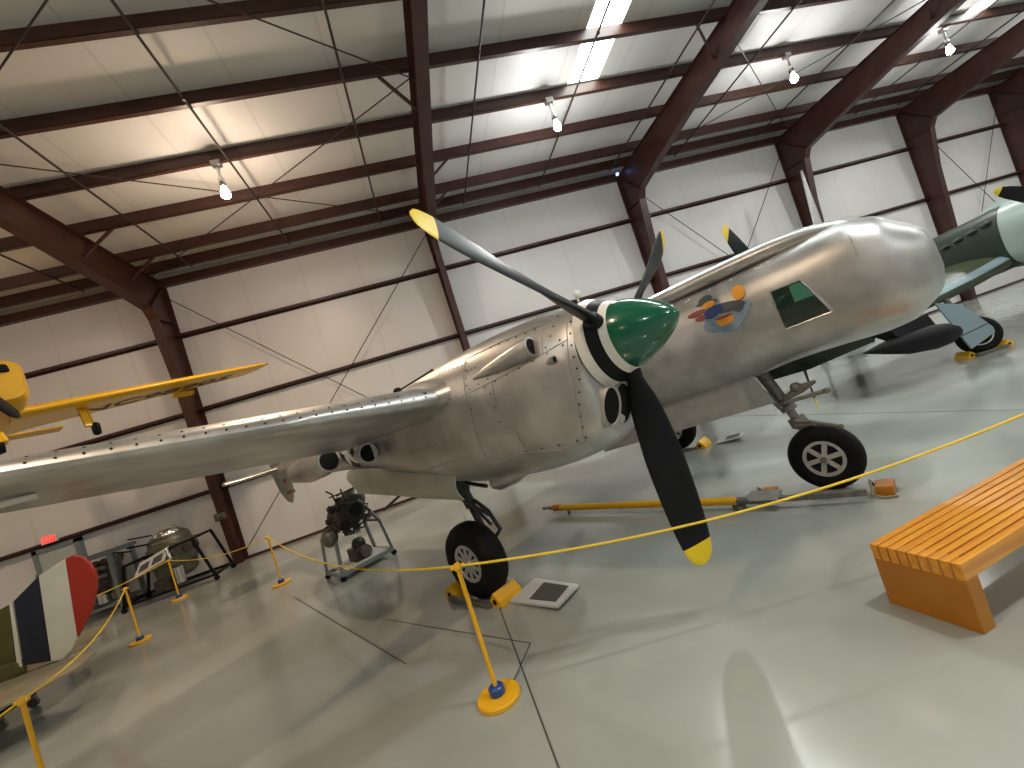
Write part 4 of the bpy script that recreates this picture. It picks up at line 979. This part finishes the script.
pod = G(MB().tube([(.85, -4.80, .83), (.90, -4.45, .80), (.94, -4.0, .75), (1.0, -3.55, .71), (1.02, -3.25, .69), (1.04, -3.05, .67), (1.05, -2.98, .66)], [.01, .10, .185, .21, .18, .10, .02], 28), 'drop_tank', 'satinblack')
G(MB().hexa([(.88,-4.18,.82),(.88,-3.35,.80),(1.02,-3.35,.80),(1.02,-4.18,.82),(.50,-4.30,1.10),(.50,-3.40,1.14),(.95,-3.40,1.10),(.95,-4.26,1.06)]), 'pylon', 'satinblack', pod)
G(MB().tube([(.95, -3.2, .66), (1.0, -2.9, .56), (1.0, -2.3, .60)], .012, 6), 'tie_cable', 'geardark', pod)
G(MB().rings([[(-4.4-a*.8, y, 1.85+b*.6) for a, b in AF] for y in (-1.9, -.1, .1, 1.9)]), 'tailplane', 'grn', angle=50)
G(MB().rings([[(-4.3-.35*(z-1.9)-a*1.0, b*.5, z) for a, b in AF] for z in (1.9, 2.75)]), 'tail_fin', 'grn', angle=50)
G(MB().rings(body([(-3.4, 2.15, 2.0, .1, 2), (-2.8, 2.5, 2.05, .28, 2.2), (-2.2, 2.66, 2.1, .33, 2.4), (-1.7, 2.6, 2.1, .32, 2.2), (-1.2, 2.36, 2.1, .22, 2)], 0, frange(-3.4, -1.2, 14), 24)), 'canopy', 'glass', gfm)
G(MB().tube([(-4.6, 0, 1.5), (-4.6, 0, .14)], .04, 8).lathe((-4.6, 0, .14), (0, 1, 0), [(-.05, .06), (-.05, .13), (0, .14), (.05, .13), (.05, .06)], 20), 'tail_wheel', 'rubber')
chock((10.1, 6.5, 0), math.atan2(.6, .8)+.35-PI/2+.35, 'yellow wheel chock under the green fighter wheel at the right', s=.95)

# spare rotor blade leaning by the fourth column
O = Vector((13.98, 12.25, 0)); rb = thing('rotor_blade', tuple(O), 'tall pointed metal blade standing in front of the fourth column', 'blade')
rs = []
for z, ch in ((0.05, .34), (3.5, .36), (4.4, .34), (5.3, .22), (6.0, .10), (6.18, .04)):
    c = Vector((lerp(0, .22, z/6.1), .0, z)); rs.append([c+Vector((math.cos(2*PI*i/16)*ch/2, math.sin(2*PI*i/16)*.05, 0)) for i in range(16)])
MB().rings(rs).build('blade', 'alu3', rb); MB().box((-.35, -.35, 0), (.35, .35, .08)).box((-.22, -.09, .08), (.22, .09, .4)).build('foot', 'geardark', rb, bevel=.01)

# ------------------------------------------------------------------ camera and view
cam = bpy.data.cameras.new('camera'); co = bpy.data.objects.new('camera', cam); COL.objects.link(co)
cam.sensor_fit = 'HORIZONTAL'; cam.sensor_width = 36; cam.lens = 36*.8633*512/1024; cam.clip_start = .05; cam.clip_end = 200
yaw_, pit, rol = map(math.radians, (-11.378, 1.535, -18.103))
R = Matrix.Rotation(yaw_, 3, 'Z') @ Matrix.Rotation(pit, 3, 'X') @ Matrix(((1,0,0),(0,0,-1),(0,1,0))) @ Matrix.Rotation(rol, 3, 'Z')
co.matrix_world = Matrix.Translation((0, 0, FZ)) @ R.to_4x4()
S.camera = co
w = bpy.data.worlds.new('world'); S.world = w; w.use_nodes = True
w.node_tree.nodes['Background'].inputs[0].default_value = (.8, .85, .9, 1); w.node_tree.nodes['Background'].inputs[1].default_value = .3
S.view_settings.view_transform = 'Standard'; S.view_settings.look = 'None'; S.view_settings.gamma = 1; S.view_settings.use_curve_mapping = False
S.view_settings.exposure = 0.66
